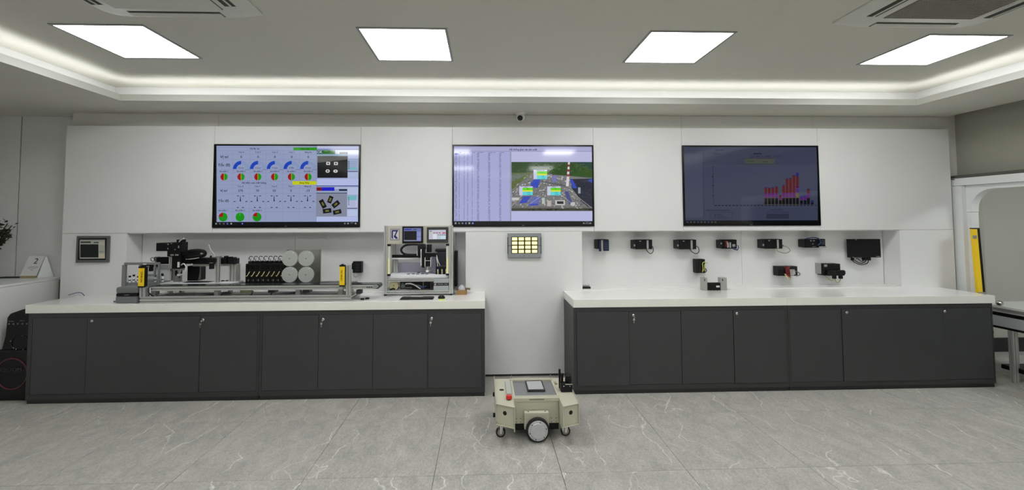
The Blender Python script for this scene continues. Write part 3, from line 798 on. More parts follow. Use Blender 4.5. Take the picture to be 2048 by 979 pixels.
for (x, y, w, h_) in ((862, 340, 134, 92), (722, 502, 132, 86), (996, 502, 132, 86)):
    c.rect(x, y, x + w, y + h_, (190, 196, 220))
c.up()
for (x, y, w, h_) in ((862, 340, 134, 92), (722, 502, 132, 86), (996, 502, 132, 86)):
    a = x + w * 0.25
    c.rect(a, y + h_ * 0.16, x + w, y + h_ * 0.42, (96, 206, 24)); c.rect(a, y + h_ * 0.42, x + w, y + h_ * 0.6, (204, 216, 60)); c.rect(a, y + h_ * 0.6, x + w, y + h_, (92, 206, 216))
c.up()
for (x, y, w, h_), s_ in zip(((862, 340, 134, 92), (722, 502, 132, 86), (996, 502, 132, 86)), ('Xưởng sản xuất', 'Xưởng 1', 'Xưởng 2')):
    c.text(s_, x + w / 2, y + 7, 12, (30, 30, 40)); c.text('76', x + w * 0.62, y + h_ * 0.29, 14, (20, 80, 10)); c.text('14 000', x + w * 0.66, y + h_ * 0.7, 12, (20, 70, 80)); c.text('12 640', x + w * 0.7, y + h_ * 0.9, 12, (20, 70, 80))
for x, col in ((104, (150, 150, 160)), (138, (110, 110, 120)), (171, (110, 110, 120)), (204, (100, 110, 170)), (237, (160, 160, 150)), (270, (110, 130, 210)), (1354, (110, 110, 120)), (1420, (120, 120, 130))): c.rect(x - 8, 850, x + 8, 866, col)
c.text('14:12', 1386, 849, 12, (150, 150, 160)); c.text('11/03/2024', 1386, 862, 11, (150, 150, 160))
t2, f2 = tv(-0.3204, 'wall television showing a table next to an aerial view with striped chimney', c); brand(t2, 0.40, 'NEC')

# --- third screen: dim bar chart
Q = ((68, 102), (1396, 104), (1421, 885), (80, 888))
c = Canvas(TVW, TVH, Q, dim=0.70)
c.rect(84, 112, 1392, 836, (74, 80, 108)); c.rect(90, 836, 1400, 884, (6, 7, 12))
c.up().rect(86, 184, 270, 806, (88, 94, 122)); c.rect(276, 296, 1390, 716, (80, 86, 114)); c.rect(280, 720, 1392, 834, (76, 82, 110)); c.rect(678, 228, 968, 288, (92, 98, 90))
c.up().line(270, 150, 274, 806, 4, (56, 62, 92)); c.line(276, 296, 1388, 296, 2, (96, 102, 128)); c.line(366, 312, 371, 690, 3, (24, 26, 46)); c.line(371, 690, 1352, 686, 3, (34, 36, 56))
for y in (316, 409, 498, 594): c.rect(355, y - 4, 369, y + 4, (24, 26, 46)); c.line(372, y, 1380, y, 1.2, (92, 98, 124))
for k in range(29): c.rect(383 + k * 35, 686, 397 + k * 35, 697, (30, 32, 50))
c.text('생산성 2024 - 05', 824, 212, 18, (28, 32, 66)) if False else c.text('Q. D. 2024 - 05 - 0706', 824, 212, 20, (28, 32, 66))
c.rect(760, 176, 842, 191, (34, 38, 70)); c.text('Production', 400, 184, 14, (44, 48, 78)); c.text('Efficiency Report', 1000, 212, 12, (48, 52, 86)); c.text('Home  View', 430, 146, 16, (44, 48, 78))
c.line(680, 230, 968, 230, 3, (36, 40, 44)); c.line(680, 284, 968, 284, 3, (36, 40, 44)); c.text('Result 2024', 735, 258, 14, (36, 42, 30)); c.text('Total 60', 876, 262, 14, (36, 42, 30))
bars = ((881, 512, 1), (916, 518, 1), (950, 512, 1), (986, 504, 1), (1024, 587, 0), (1056, 492, 2), (1090, 425, 2), (1124, 421, 2), (1158, 392, 2), (1192, 366, 3), (1232, 596, 4), (1267, 590, 4), (1300, 526, 5), (1338, 640, 6))
for (x, yt, kind) in bars:
    yb = 684; w = 14
    c.rect(x - w - 2, yt, x + w + 2, yb, (110, 104, 70) if kind < 4 and yt < 600 else (80, 84, 100))
c.up()
for (x, yt, kind) in bars:
    yb = 680; w = 14; h_ = yb - yt
    blk = yb - min(62, h_ * 0.45)
    c.rect(x - w, blk, x + w, yb, (12, 13, 24))
    if kind == 6: c.rect(x - w, yt, x + w, yt + 20, (40, 46, 110)); continue
    pur = blk - max(14, min(50, h_ * 0.3))
    c.rect(x - w, pur, x + w, blk - 4, (116, 26, 140) if kind != 3 else (120, 110, 70))
    if kind == 4: c.rect(x - w, yt, x + w, pur, (60, 36, 150)); continue
    if kind == 3: c.rect(x - w, 500, x + w, pur, (96, 40, 160)); pur = 520; c.rect(x - w, 405, x + w, pur, (104, 26, 44)); c.rect(x - w, yt, x + w, 405, (34, 36, 150)); continue
    c.rect(x - w, yt + 8, x + w, pur, (112, 24, 40)); c.rect(x - w, yt, x + w, yt + 8, (44, 36, 110))
for (x0, x1) in ((340, 552), (888, 1105)):
    for y in (754, 816): c.line(x0, y, x1, y, 2.5, (36, 40, 60))
    c.line(x0, 754, x0, 816, 2.5, (36, 40, 60)); c.line(x1, 754, x1, 816, 2.5, (36, 40, 60))
c.up(-0.4); c.rect(890, 772, 1104, 815, (54, 60, 84)); c.up(0.4)
c.text('Daily production amount information', 418, 736, 15, (34, 38, 62)); c.text('Cause classification', 990, 733, 15, (34, 38, 62))
for k in range(3): c.rect(377, 774 + k * 14, 387, 782 + k * 14, (26, 30, 50)); c.line(398, 778 + k * 14, 440 + k * 36, 778 + k * 14, 4, (40, 44, 66))
for k in range(9): c.rect(108 + k * 34, 846, 122 + k * 34, 858, (110, 112, 124) if k % 3 else (80, 90, 160))
t3, f3 = tv(2.0595, 'dim wall television showing a purple and red bar chart', c); brand(t3, 2.77, 'NEC')

# --- wall operator panel at the left
t = thing('operator_panel', 'grey-framed touch screen on the wall at the far left', 'touch screen', (-3.829, D, 1.163))
x0, x1, z0, z1 = -3.985, -3.676, 1.163, 1.422
BX(x0, x1, D - 0.022, D - 0.0005, z0, z1).obj('housing', mat('panel_grey', (92, 95, 97), 0.45), t, bevel=0.004)
BX(x0 + 0.022, x1 - 0.022, D - 0.0228, D - 0.0215, z0 + 0.026, z1 - 0.022).obj('screen_border', M_BLACKGLOSS, t)
c = Canvas(x1 - x0, z1 - z0, ((75, 95), (1045, 95), (1010, 895), (35, 895)))
c.rect(180, 205, 930, 240, (104, 106, 98)); c.rect(170, 240, 925, 775, (112, 116, 108)); c.up().rect(200, 258, 505, 305, (22, 34, 20)); c.rect(596, 278, 740, 305, (14, 15, 14)); c.rect(190, 345, 730, 740, (5, 8, 10))
c.rect(748, 265, 920, 375, (132, 130, 116)); c.rect(742, 395, 918, 605, (118, 120, 108)); c.rect(735, 630, 912, 770, (140, 136, 116)); c.up().rect(752, 560, 885, 575, (70, 72, 66)); c.line(830, 300, 910, 302, 6, (80, 76, 66))
c.obj('screen', M_SCREEN, t, ((x0 + x1) / 2, D - 0.0235, (z0 + z1) / 2))
# --- lit push-button panel in the middle
t = thing('button_panel', 'grey panel of sixteen glowing yellow square buttons on the middle wall', 'button panel', (0.41, D, 1.182))
x0, x1, z0, z1 = 0.238, 0.580, 1.182, 1.430
BX(x0, x1, D - 0.03, D - 0.0005, z0, z1).obj('housing', mat('panel_light_grey', (142, 147, 150), 0.45), t, bevel=0.006)
a0, a1, b0, b1 = x0 + 0.038, x1 - 0.036, z0 + 0.045, z1 - 0.036
BX(a0, a1, D - 0.0312, D - 0.0295, b0, b1).obj('button_field', mat('button_field', (40, 36, 18), 0.5), t)
MBTN = mat('button_lit', (250, 240, 150), 0.5, emit=1.05, ergb=(250, 238, 148))
for i in range(4):
    for j in range(4):
        cx_ = a0 + (a1 - a0) * (i + 0.5) / 4; cz_ = b0 + (b1 - b0) * (j + 0.5) / 4
        BX(cx_ - 0.026, cx_ + 0.026, D - 0.035, D - 0.0305, cz_ - 0.0145, cz_ + 0.0145).obj('button', MBTN, t, bevel=0.002)
for s_ in (x0 + 0.003, x1 - 0.003): BX(s_ - 0.0035, s_ + 0.0035, D - 0.0307, D - 0.029, z0 + 0.04, z1 - 0.04).obj('side_groove', M_BLACK, t)
for (u0, u1) in ((x0 + 0.002, a0), (a1, x1 - 0.002)): BX(u0, u1, D - 0.0307, D - 0.029, 1.304, 1.308).obj('middle_groove', M_BLACK, t)
for k in range(3): BX(0.36 + k * 0.045, 0.366 + k * 0.045, D - 0.0307, D - 0.029, z0 + 0.017, z0 + 0.023).obj('indicator', M_BLACK, t)
# ------------------------------------------------------------------ conveyor station on the left worktop
WT = 0.8447
M_BELT = mat('belt_dark_green', (34, 42, 40), 0.25)
M_CORD = mat('cord_black', (16, 16, 17), 0.5)
M_CORDW = mat('cord_white', (222, 222, 216), 0.45)
M_CORDY = mat('cord_yellow', (220, 212, 150), 0.5)
M_WPLATE = mat('work_plate_white', (232, 234, 236), 0.3)
M_DKSTEEL = mat('dark_steel', (70, 72, 72), 0.4, metal=0.5)

t = thing('belt_conveyor', 'long belt conveyor on an aluminium profile frame with dark belt', 'conveyor', (-2.0, 4.0, WT))
# lower frame
MB().extr('x', -3.024, -1.195, 3.975, 4.02, WT + 0.001, WT + 0.056).obj('front_rail', M_ALU, t)
MB().extr('x', -3.024, -1.195, 4.26, 4.30, WT + 0.001, WT + 0.041).obj('rear_rail', M_ALU, t)
MB().extr('y', 4.021, 4.259, -3.02, -2.98, WT + 0.001, WT + 0.041).obj('side_rail', M_ALU, t)
MB().extr('y', 4.021, 4.259, -1.235, -1.195, WT + 0.001, WT + 0.041).obj('side_rail', M_ALU, t)
for x in (-2.35, -1.72):
    MB().extr('y', 4.021, 4.259, x - 0.02, x + 0.02, WT + 0.001, WT + 0.041).obj('cross_rail', M_ALU, t)
for (x, z1) in ((-3.002, 0.985), (-1.213, 1.166)):
    MB().extr('z', WT + 0.057, z1, x - 0.022 if x < -2 else x - 0.0185, x + 0.026 if x < -2 else x + 0.0185, 3.97, 4.008, slot=0.007).obj('post', M_ALU, t)
for x in (-2.95, -2.40, -1.68, -1.30):
    MB().extr('z', WT + 0.042, 0.945, x - 0.016, x + 0.016, 4.235, 4.262).obj('rear_post', M_ALU, t)
    MB().box(x - 0.02, x + 0.02, 4.03, 4.07, WT + 0.04, 0.948).obj('belt_bracket', M_STEEL, t)
# belt beam
MB().extr('x', -2.955, -1.0, 4.012, 4.035, 0.946, 0.982).obj('belt_beam', M_ALU, t)
MB().extr('x', -2.955, -1.0, 4.155, 4.18, 0.946, 0.982).obj('belt_beam', M_ALU, t)
pts = []
zc_, r_ = 0.966, 0.022
for k in range(13):
    a = -pi / 2 + pi * k / 12; pts.append((-0.972 + r_ * math.cos(a), zc_ + r_ * math.sin(a)))
for k in range(13):
    a = pi / 2 + pi * k / 12; pts.append((-2.955 + r_ * math.cos(a), zc_ + r_ * math.sin(a)))
MB().prism('y', pts, 4.037, 4.153).obj('belt', M_BELT, t)
for y0, y1 in ((4.013, 4.034), (4.156, 4.178)):
    q = [(-0.999, 0.946), (-0.985, 0.946), (-0.957, 0.962), (-0.957, 0.974), (-0.975, 0.984), (-0.999, 0.984)]
    MB().prism('y', q, y0, y1).obj('end_bracket', M_STEEL, t)
for x in (-1.055, -1.035, -1.015): MB().lathe((x, 4.0125, 0.964), (0, -1, 0), [(0, 0.006), (0.004, 0.006)], 10).obj('screw', M_DKSTEEL, t)
# rear shelf rails that carry the drives, reels and the work plate
MB().extr('x', -2.97, -1.25, 4.232, 4.262, 0.946, 0.968).obj('shelf_rail', M_ALU, t)
MB().extr('x', -2.97, -1.25, 4.385, 4.415, 0.946, 0.968).obj('shelf_rail', M_ALU, t)
for x in (-2.95, -1.30): MB().extr('z', WT + 0.001, 0.945, x - 0.016, x + 0.016, 4.386, 4.414).obj('rear_post', M_ALU, t)
# slanted braces and leftovers under the belt
for x in (-2.6, -1.9):
    MB().tube([(x, 4.05, WT + 0.05), (x + 0.22, 4.22, WT + 0.05)], 0.012, 6, 1).obj('brace', M_STEEL, t)
for x in (-1.93, -1.62): BX(x - 0.03, x + 0.03, 4.06, 4.14, 0.912, 0.943).obj('cable_clamp', M_DKSTEEL, t, bevel=0.003)
MB().tube([(-2.96, 3.99, 0.98), (-2.95, 3.985, 0.93), (-2.9, 4.04, 0.875), (-2.8, 4.06, 0.87), (-2.6, 4.08, 0.885), (-2.4, 4.12, 0.89)], 0.006).obj('cable', M_CORD, t)
MB().tube([(-2.1, 4.08, 0.93), (-2.12, 4.07, 0.89), (-2.18, 4.06, 0.872), (-2.3, 4.06, 0.86)], 0.0045).obj('cable', M_CORD, t)
MB().tube([(-1.93, 4.08, 0.93), (-1.95, 4.08, 0.88), (-2.0, 4.06, 0.865), (-2.05, 4.05, 0.86)], 0.0045).obj('cable', M_CORD, t)
BX(-2.24, -1.9, 4.05, 4.12, 0.8468, 0.853).obj('cable_tray', M_BLACK, t, bevel=0.002)
BX(-2.16, -2.10, 4.06, 4.10, 0.855, 0.872).obj('connector', M_BLACK, t, bevel=0.003)
BX(-2.20, -2.10, 4.04, 4.075, 0.915, 0.945).obj('sensor_bracket', mat('bracket_olive', (150, 148, 120), 0.5), t, bevel=0.006)
BX(-1.16, -1.115, 4.03, 4.09, 0.9, 0.935).obj('foot_block', M_DKSTEEL, t, bevel=0.003)
MB().tube([(-1.26, 3.985, 0.984), (-1.262, 3.985, 0.95), (-1.25, 3.99, 0.93), (-1.235, 4.0, 0.915)], 0.003).obj('cable', M_GREYPL, t)
for x in (-1.11, -1.075): MB().lathe((x, 4.06 + (x + 1.11), WT), (0, 0, 1), [(0, 0.018), (0.008, 0.018), (0.012, 0.014)], 14).obj('rubber_foot', M_RUBBER, t)

# drive motor box at the left end
t = thing('drive_unit', 'grey rounded drive box with a black band at the conveyor left end', 'drive unit', (-3.15, 4.05, WT))
BX(-3.245, -3.058, 3.99, 4.135, WT, 0.905).obj('lower_shell', M_GREYPL, t, bevel=0.012, seg=3)
BX(-3.241, -3.06, 3.993, 4.132, 0.9055, 0.9305).obj('band', M_BLACK, t, bevel=0.003)
BX(-3.243, -3.056, 3.99, 4.135, 0.931, 0.984).obj('upper_shell', M_GREYPL, t, bevel=0.012, seg=3)
BX(-3.058, -3.04, 4.03, 4.11, 0.875, 0.945).obj('coupling', M_BLACK, t, bevel=0.004)
MB().cyl((-3.04, 4.07, 0.915), (-3.029, 4.07, 0.915), 0.02).obj('shaft', M_STEEL, t)
BX(-3.17, -3.13, 3.9915, 3.993, 0.914, 0.920).obj('nameplate', M_GREYPL, t)
BX(-3.31, -3.247, 4.05, 4.12, WT, 0.856).obj('thin_plate', M_GREYPL, t, bevel=0.002)

# light curtains with lettering
def light_curtain(x0, x1, z0, z1, y, label, flip):
    t = thing('light_curtain', label, 'sensor', ((x0 + x1) / 2, y, z0), 'short yellow light curtains on the conveyor')
    BX(x0, x1, y - 0.03, y, z0 + 0.012, z1 - 0.016).obj('housing', M_YELLOW, t, bevel=0.002)
    BX(x0 - 0.001, x1 + 0.001, y - 0.031, y + 0.001, z1 - 0.016, z1 - 0.002).obj('end_cap', M_BLACK, t, bevel=0.002)
    BX(x0 - 0.001, x1 + 0.001, y - 0.031, y + 0.001, z0, z0 + 0.012).obj('end_cap', M_BLACK, t, bevel=0.002)
    BX((x0 + x1) / 2 - 0.01, (x0 + x1) / 2 + 0.01, y - 0.026, y - 0.006, z1 - 0.002, z1 + 0.005).obj('cap_screw', M_BLACK, t)
    s = 1 if flip else -1
    BX(x1 + 0.0005 if s > 0 else x1 + 0.0005, x1 + (0.012 if flip else 0.0035), y - 0.022, y, z0 + 0.01, z1 - 0.012).obj('side_window', M_BLACK, t)
    h = z1 - z0
    c = Canvas(x1 - x0, h, ((0, 0), (40, 0), (40, 40 * h / (x1 - x0)), (0, 40 * h / (x1 - x0))))
    c.text('OMRON', 24 if flip else 18, 20 * h / (x1 - x0), 22, (24, 22, 14), rot=(-pi / 2 if flip else pi / 2))
    c.obj('lettering', M_PRINT, t, ((x0 + x1) / 2, y - 0.0303, (z0 + z1) / 2))
    return t
light_curtain(-3.014, -2.968, 0.988, 1.173, 3.968, 'yellow light curtain at the left end of the conveyor', True)
light_curtain(-1.281, -1.236, 0.982, 1.174, 3.968, 'yellow light curtain on the right conveyor post', False)

# vial rack
t = thing('sample_rack', 'grey bracket rack holding vials behind the conveyor left end', 'rack', (-3.17, 4.15, WT))
MR = mat('rack_grey', (122, 125, 125), 0.45)
BX(-3.318, -3.288, 4.14, 4.165, WT, 1.165).obj('side_post', MR, t, bevel=0.003)
BX(-3.318, -3.312, 4.166, 4.30, WT, 1.0).obj('side_plate', MR, t)
BX(-3.30, -2.985, 4.14, 4.158, 1.1655, 1.187).obj('top_bar', MR, t, bevel=0.002)
for x0, x1, z0, z1 in ((-3.166, -3.147, 1.08, 1.165), (-3.166, -3.02, 1.06, 1.08), (-3.035, -3.02, 1.08, 1.165)):
    BX(x0, x1, 4.142, 4.156, z0, z1).obj('hanger', MR, t, bevel=0.001)
BX(-3.287, -2.99, 4.166, 4.30, 0.992, 1.0).obj('tray', MR, t, bevel=0.001)
BX(-3.287, -3.0, 4.158, 4.165, 0.955, 1.0).obj('front_lip', MR, t)
BX(-2.998, -2.985, 4.14, 4.158, 0.9, 1.165).obj('side_post', MR, t, bevel=0.002)
BX(-3.287, -2.99, 4.29, 4.296, 1.0005, 1.15).obj('back_sheet', mat('acrylic_frost', (214, 217, 220), 0.35), t)
BX(-3.13, -3.10, 4.1395, 4.1405, 1.166, 1.176).obj('sticker', M_WHITEPL, t)
MV = mat('vial_glass', (226, 232, 236), 0.15, spec=0.6); MVL = mat('vial_liquid', (60, 70, 110), 0.3)
vx = ((-3.274, 4.18, 0.062), (-3.254, 4.20, 0.07), (-3.207, 4.24, 0.076), (-3.203, 4.185, 0.058), (-3.052, 4.19, 0.066), (-3.026, 4.24, 0.075), (-3.004, 4.215, 0.07))
vl = ('small clear vial with black cap, nearest the rack left side plate', 'small clear vial with black cap, second from the rack left side', 'taller clear vial with black cap behind the third vial',
      'short clear vial with black cap, third along the rack front', 'small clear vial with black cap just right of the yellow light curtain', 'tall clear vial with black cap near the rack right end', 'small clear vial with black cap, rightmost in the rack')
for (x, y, h), lb in zip(vx, vl):
    v = thing('vial', lb, 'vial', (x, y, 1.0005), 'sample vials in the rack')
    z = 1.0005
    MB().lathe((x, y, z), (0, 0, 1), [(0, 0.0095), (h * 0.62, 0.0095), (h * 0.72, 0.006), (h * 0.78, 0.006)], 14).obj('glass', MV, v)
    MB().lathe((x, y, z + h * 0.76), (0, 0, 1), [(0, 0.009), (h * 0.24, 0.009)], 14).obj('cap', M_BLACK, v)
    MB().lathe((x, y, z + 0.016), (0, 0, 1), [(0, 0.0099), (0.010, 0.0099)], 14).obj('label_band', MVL, v)

# pick-and-place gantry
t = thing('gantry_robot', 'black and silver pick-and-place gantry robot behind the conveyor', 'robot', (-2.7, 4.3, WT))
MBK = mat('anodised_black', (9, 9, 10), 0.45, spec=0.3)
BX(-2.93, -2.35, 4.20, 4.385, 0.9685, 0.985).obj('work_plate', M_WPLATE, t, bevel=0.002)
BX(-2.84, -2.60, 4.24, 4.34, 0.9852, 0.9865).obj('black_sheet', M_BLACK, t)
for x in (-2.53, -2.49): BX(x - 0.012, x + 0.012, 4.34, 4.36, 0.9852, 0.992).obj('work_piece', M_BLACK, t, bevel=0.002)
MB().extr('z', 0.986, 1.24, -2.965, -2.915, 4.30, 4.35).obj('column', M_ALU, t)
MB().extr('z', 0.986, 1.15, -2.447, -2.415, 4.30, 4.35).obj('column', M_ALU, t)
MB().extr('z', 0.986, 1.15, -2.405, -2.372, 4.28, 4.36).obj('column', M_ALU, t)
BX(-2.79, -2.375, 4.30, 4.35, 1.152, 1.205).obj('x_axis', MBK, t, bevel=0.003)
BX(-2.79, -2.40, 4.302, 4.348, 1.2055, 1.214).obj('axis_cover', M_DKSTEEL, t)
MB().extr('x', -2.79, -2.40, 4.305, 4.345, 1.132, 1.1515).obj('axis_rail', M_ALU, t)
# y axis towards the viewer, tilted in view
BX(-3.09, -2.78, 4.25, 4.299, 1.16, 1.225).obj('y_axis', MBK, t, bevel=0.003)
BX(-3.105, -3.092, 4.245, 4.30, 1.165, 1.23).obj('axis_end_plate', M_STEEL, t, bevel=0.002)
MB().torus((-3.125, 4.25, 1.205), (0, 1, 0.1), 0.018, 0.003, 18, 6).torus((-3.09, 4.235, 1.212), (0.3, 1, 0), 0.015, 0.003, 18, 6).obj('cable_coil', M_CORD, t)
# motor cluster
BX(-3.062, -2.955, 4.20, 4.30, 1.285, 1.362).obj('motor', MBK, t, bevel=0.004)
BX(-2.953, -2.835, 4.19, 4.30, 1.235, 1.366).obj('drive_head', MBK, t, bevel=0.004)
BX(-2.885, -2.835, 4.21, 4.27, 1.367, 1.392).obj('head_cap', MBK, t, bevel=0.003)
for (x, z, w, h) in ((-2.945, 1.35, 0.012, 0.012), (-2.945, 1.31, 0.008, 0.012), (-2.905, 1.25, 0.03, 0.014), (-2.862, 1.25, 0.03, 0.014), (-2.88, 1.30, 0.008, 0.008), (-2.915, 1.357, 0.016, 0.006), (-2.848, 1.325, 0.009, 0.022)):
    BX(x - w / 2, x + w / 2, 4.1875, 4.1905, z - h / 2, z + h / 2).obj('fitting', M_STEEL, t)
MB().tube([(-2.85, 4.2, 1.368), (-2.835, 4.19, 1.385), (-2.79, 4.17, 1.405)], 0.006, 7).obj('cable_tie', M_CORDW, t)
MB().tube([(-2.85, 4.2, 1.372), (-2.83, 4.19, 1.36), (-2.80, 4.18, 1.365)], 0.004, 7).obj('cable', M_CORD, t)
# cable chain to the right
MB().tube([(-2.83, 4.24, 1.25), (-2.78, 4.24, 1.28), (-2.70, 4.25, 1.285), (-2.655, 4.25, 1.275), (-2.645, 4.25, 1.255), (-2.66, 4.25, 1.238), (-2.72, 4.24, 1.232), (-2.80, 4.24, 1.222)], 0.017, 8).obj('cable_chain', MBK, t)
BX(-2.83, -2.69, 4.235, 4.265, 1.232, 1.272).obj('chain_carrier', MBK, t, bevel=0.004)
BX(-2.672, -2.648, 4.225, 4.234, 1.25, 1.264).obj('chain_end', M_STEEL, t, bevel=0.002)
MB().tube([(-2.81, 4.235, 1.207), (-2.74, 4.235, 1.21), (-2.69, 4.235, 1.22)], 0.004, 6).obj('pneumatic_tube', M_CORDW, t)
# z axis and gripper
BX(-2.915, -2.835, 4.20, 4.285, 1.12, 1.234).obj('z_axis', MBK, t, bevel=0.003)
MB().extr('z', 1.12, 1.235, -2.948, -2.917, 4.21, 4.25).obj('z_guide', M_ALU, t)
BX(-2.853, -2.839, 4.185, 4.199, 1.135, 1.185).obj('valve_block', M_WHITEPL, t, bevel=0.002)
BX(-2.902, -2.832, 4.21, 4.26, 1.105, 1.119).obj('tool_plate', M_STEEL, t, bevel=0.002)
MB().lathe((-2.862, 4.23, 1.104), (0, 0, -1), [(0, 0.016), (0.012, 0.016), (0.02, 0.011), (0.034, 0.011)], 14).obj('tool_holder', M_STEEL, t)
BX(-2.876, -2.850, 4.217, 4.243, 1.052, 1.069).obj('vacuum_block', M_WHITEPL, t, bevel=0.002)
MB().lathe((-2.863, 4.23, 1.051), (0, 0, -1), [(0, 0.004), (0.014, 0.004), (0.018, 0.008)], 12).obj('suction_cup', M_RUBBER, t)
MB().tube([(-2.832, 4.21, 1.155), (-2.805, 4.2, 1.168), (-2.785, 4.2, 1.145), (-2.785, 4.2, 1.10), (-2.81, 4.21, 1.07), (-2.845, 4.225, 1.066)], 0.0055).obj('air_hose', M_CORDW, t)
BX(-2.925, -2.882, 4.262, 4.299, 1.05, 1.118).obj('stop_block', M_BLACK, t, bevel=0.002)
BX(-2.87, -2.755, 4.352, 4.45, 0.99, 1.13).obj('control_box', M_BLACK, t, bevel=0.003)
# camera arm reaching left
BX(-3.16, -3.03, 4.16, 4.22, 1.14, 1.164).obj('camera_arm', MBK, t, bevel=0.004)
MB().cyl((-3.093, 4.19, 1.139), (-3.093, 4.19, 1.102), 0.0175).obj('camera_barrel', M_BLACK, t)
BX(-3.112, -3.086, 4.157, 4.1595, 1.144, 1.154).obj('camera_label', M_STEEL, t)
# white arched guard and bottle of tubes
gp = [(-3.035, 0.986), (-3.035, 1.11)]
for k in range(7):
    a = pi - pi / 2 * k / 6; gp.append((-3.0 + 0.035 * math.cos(a), 1.125 + 0.03 * math.sin(a)))
gp += [(-2.955, 1.165), (-2.955, 0.986)]
MB().prism('y', gp[::-1], 4.37, 4.38).obj('guard_sheet', M_WHITEPL, t)
MB().tube([(-3.045, 4.36, 0.99), (-3.042, 4.36, 1.06), (-3.03, 4.36, 1.13), (-3.005, 4.36, 1.158)], 0.008).obj('guard_edge', M_DKSTEEL, t)
MB().tube([(-3.05, 4.34, 0.995), (-3.046, 4.34, 1.04), (-3.036, 4.34, 1.08)], 0.011).obj('hose', mat('hose_navy', (26, 34, 78), 0.4), t)
BX(-2.99, -2.97, 4.355, 4.37, 0.99, 1.06).obj('warning_sign', mat('warning_yellow', (206, 204, 132), 0.6), t)
for k in range(4): MB().prism('y', [(-2.990, 0.995 + k * 0.015), (-2.970, 1.006 + k * 0.015), (-2.970, 1.013 + k * 0.015), (-2.990, 1.002 + k * 0.015)], 4.3535, 4.3548).obj('warning_stripe', M_BLACK, t)
MB().tube([(-2.735, 4.33, 1.13), (-2.737, 4.33, 1.06), (-2.75, 4.33, 0.99)], 0.003).obj('cable', M_GREYPL, t)
BX(-2.77, -2.752, 4.355, 4.37, 0.99, 1.13).obj('rear_column', mat('column_brown', (110, 100, 92), 0.5), t)
# vision camera on the right column
MB().extr('z', 0.986, 1.222, -2.525, -2.496, 4.22, 4.25).obj('camera_post', M_ALU, t)
BX(-2.53, -2.488, 4.219, 4.255, 1.2225, 1.232).obj('post_cap', M_STEEL, t)
BX(-2.575, -2.512, 4.175, 4.216, 1.178, 1.218).obj('camera_body', M_BLACK, t, bevel=0.003)
MB().cyl((-2.545, 4.195, 1.172), (-2.545, 4.195, 1.118), 0.0215).obj('camera_lens', M_BLACK, t)
MB().cyl((-2.545, 4.195, 1.1775), (-2.545, 4.195, 1.1725), 0.020).obj('lens_ring', M_STEEL, t)
MB().lathe((-2.555, 4.195, 1.219), (0, 0, 1), [(0, 0.009), (0.016, 0.009), (0.024, 0.006)], 10).obj('plug', M_BLACK, t)
MB().tube([(-2.53, 4.21, 1.232), (-2.535, 4.2, 1.26), (-2.552, 4.18, 1.30), (-2.558, 4.17, 1.335), (-2.56, 4.165, 1.345)], 0.0045).obj('camera_cable', M_CORDW, t)
for x, w, z in ((-2.462, 0.026, 1.236), (-2.422, 0.03, 1.228)):
    BX(x - w / 2, x + w / 2, 4.26, 4.30, 1.16, z - 0.004).obj('limit_switch', MBK, t, bevel=0.004)
MB().prism('y', [(-2.415, 1.155), (-2.37, 1.155), (-2.372, 1.175), (-2.39, 1.215), (-2.415, 1.215)], 4.255, 4.30).obj('end_motor', MBK, t)

# servo drives
ords = ('first', 'second', 'third', 'fourth', 'fifth', 'sixth', 'seventh', 'eighth')
proto = None
for k in range(8):
    x = -2.256 + k * 0.0462; y0 = 4.236; z0 = 0.9685
    lb = 'black servo drive with yellow cable, %s from the left in the bank' % ords[k]
    if proto is None:
        p = proto = thing('servo_drive', lb, 'servo drive', (x, y0, z0), 'servo drives in the bank behind the conveyor')
        BX(x, x + 0.0452, y0, y0 + 0.145, z0, z0 + 0.19).obj('housing', M_BLACK, p, bevel=0.002)
        BX(x + 0.006, x + 0.0365, y0 - 0.003, y0 - 0.0002, z0 + 0.14, z0 + 0.18).obj('display_cover', M_BLACKGLOSS, p, bevel=0.001)
        BX(x + 0.006, x + 0.036, y0 + 0.03, y0 + 0.10, z0 + 0.1905, z0 + 0.212).obj('connector_block', M_BLACK, p, bevel=0.002)
        MB().tube([(x + 0.010, y0 - 0.004, z0 + 0.078), (x + 0.018, y0 - 0.012, z0 + 0.074), (x + 0.03, y0 - 0.014, z0 + 0.09), (x + 0.042, y0 - 0.006, z0 + 0.118)], 0.0034, 6, 3).obj('signal_cable', M_CORDY, p)
        BX(x + 0.028, x + 0.034, y0 - 0.008, y0 - 0.0002, z0 + 0.026, z0 + 0.045).obj('plug', M_GREYPL, p, bevel=0.001)
        BX(x + 0.010, x + 0.022, y0 - 0.004, y0 - 0.0002, z0 + 0.03, z0 + 0.042).obj('terminal', mat('terminal_brown', (58, 34, 26), 0.6), p)
        MB().tube([(x + 0.008, y0 + 0.05, z0 + 0.212), (x + 0.006, y0 + 0.045, z0 + 0.24), (x + 0.024, y0 + 0.04, z0 + 0.258), (x + 0.044, y0 + 0.045, z0 + 0.25)], 0.0034, 6, 3).obj('power_loop', M_CORD, p)
        MB().tube([(x + 0.016, y0 + 0.04, z0 + 0.212), (x + 0.020, y0 + 0.036, z0 + 0.236), (x + 0.034, y0 + 0.04, z0 + 0.246)], 0.005, 6, 3).tube([(x + 0.026, y0 + 0.05, z0 + 0.212), (x + 0.024, y0 + 0.046, z0 + 0.235), (x + 0.03, y0 + 0.045, z0 + 0.25)], 0.0045, 6, 3).obj('white_wires', M_CORDW, p)
        MB().tube([(x + 0.030, y0 + 0.035, z0 + 0.212), (x + 0.022, y0 + 0.034, z0 + 0.23), (x + 0.012, y0 + 0.036, z0 + 0.248)], 0.003, 6, 3).obj('violet_wire', mat('wire_violet', (92, 84, 130), 0.5), p)
    else:
        dup(proto, None, (x, y0, z0), lb)

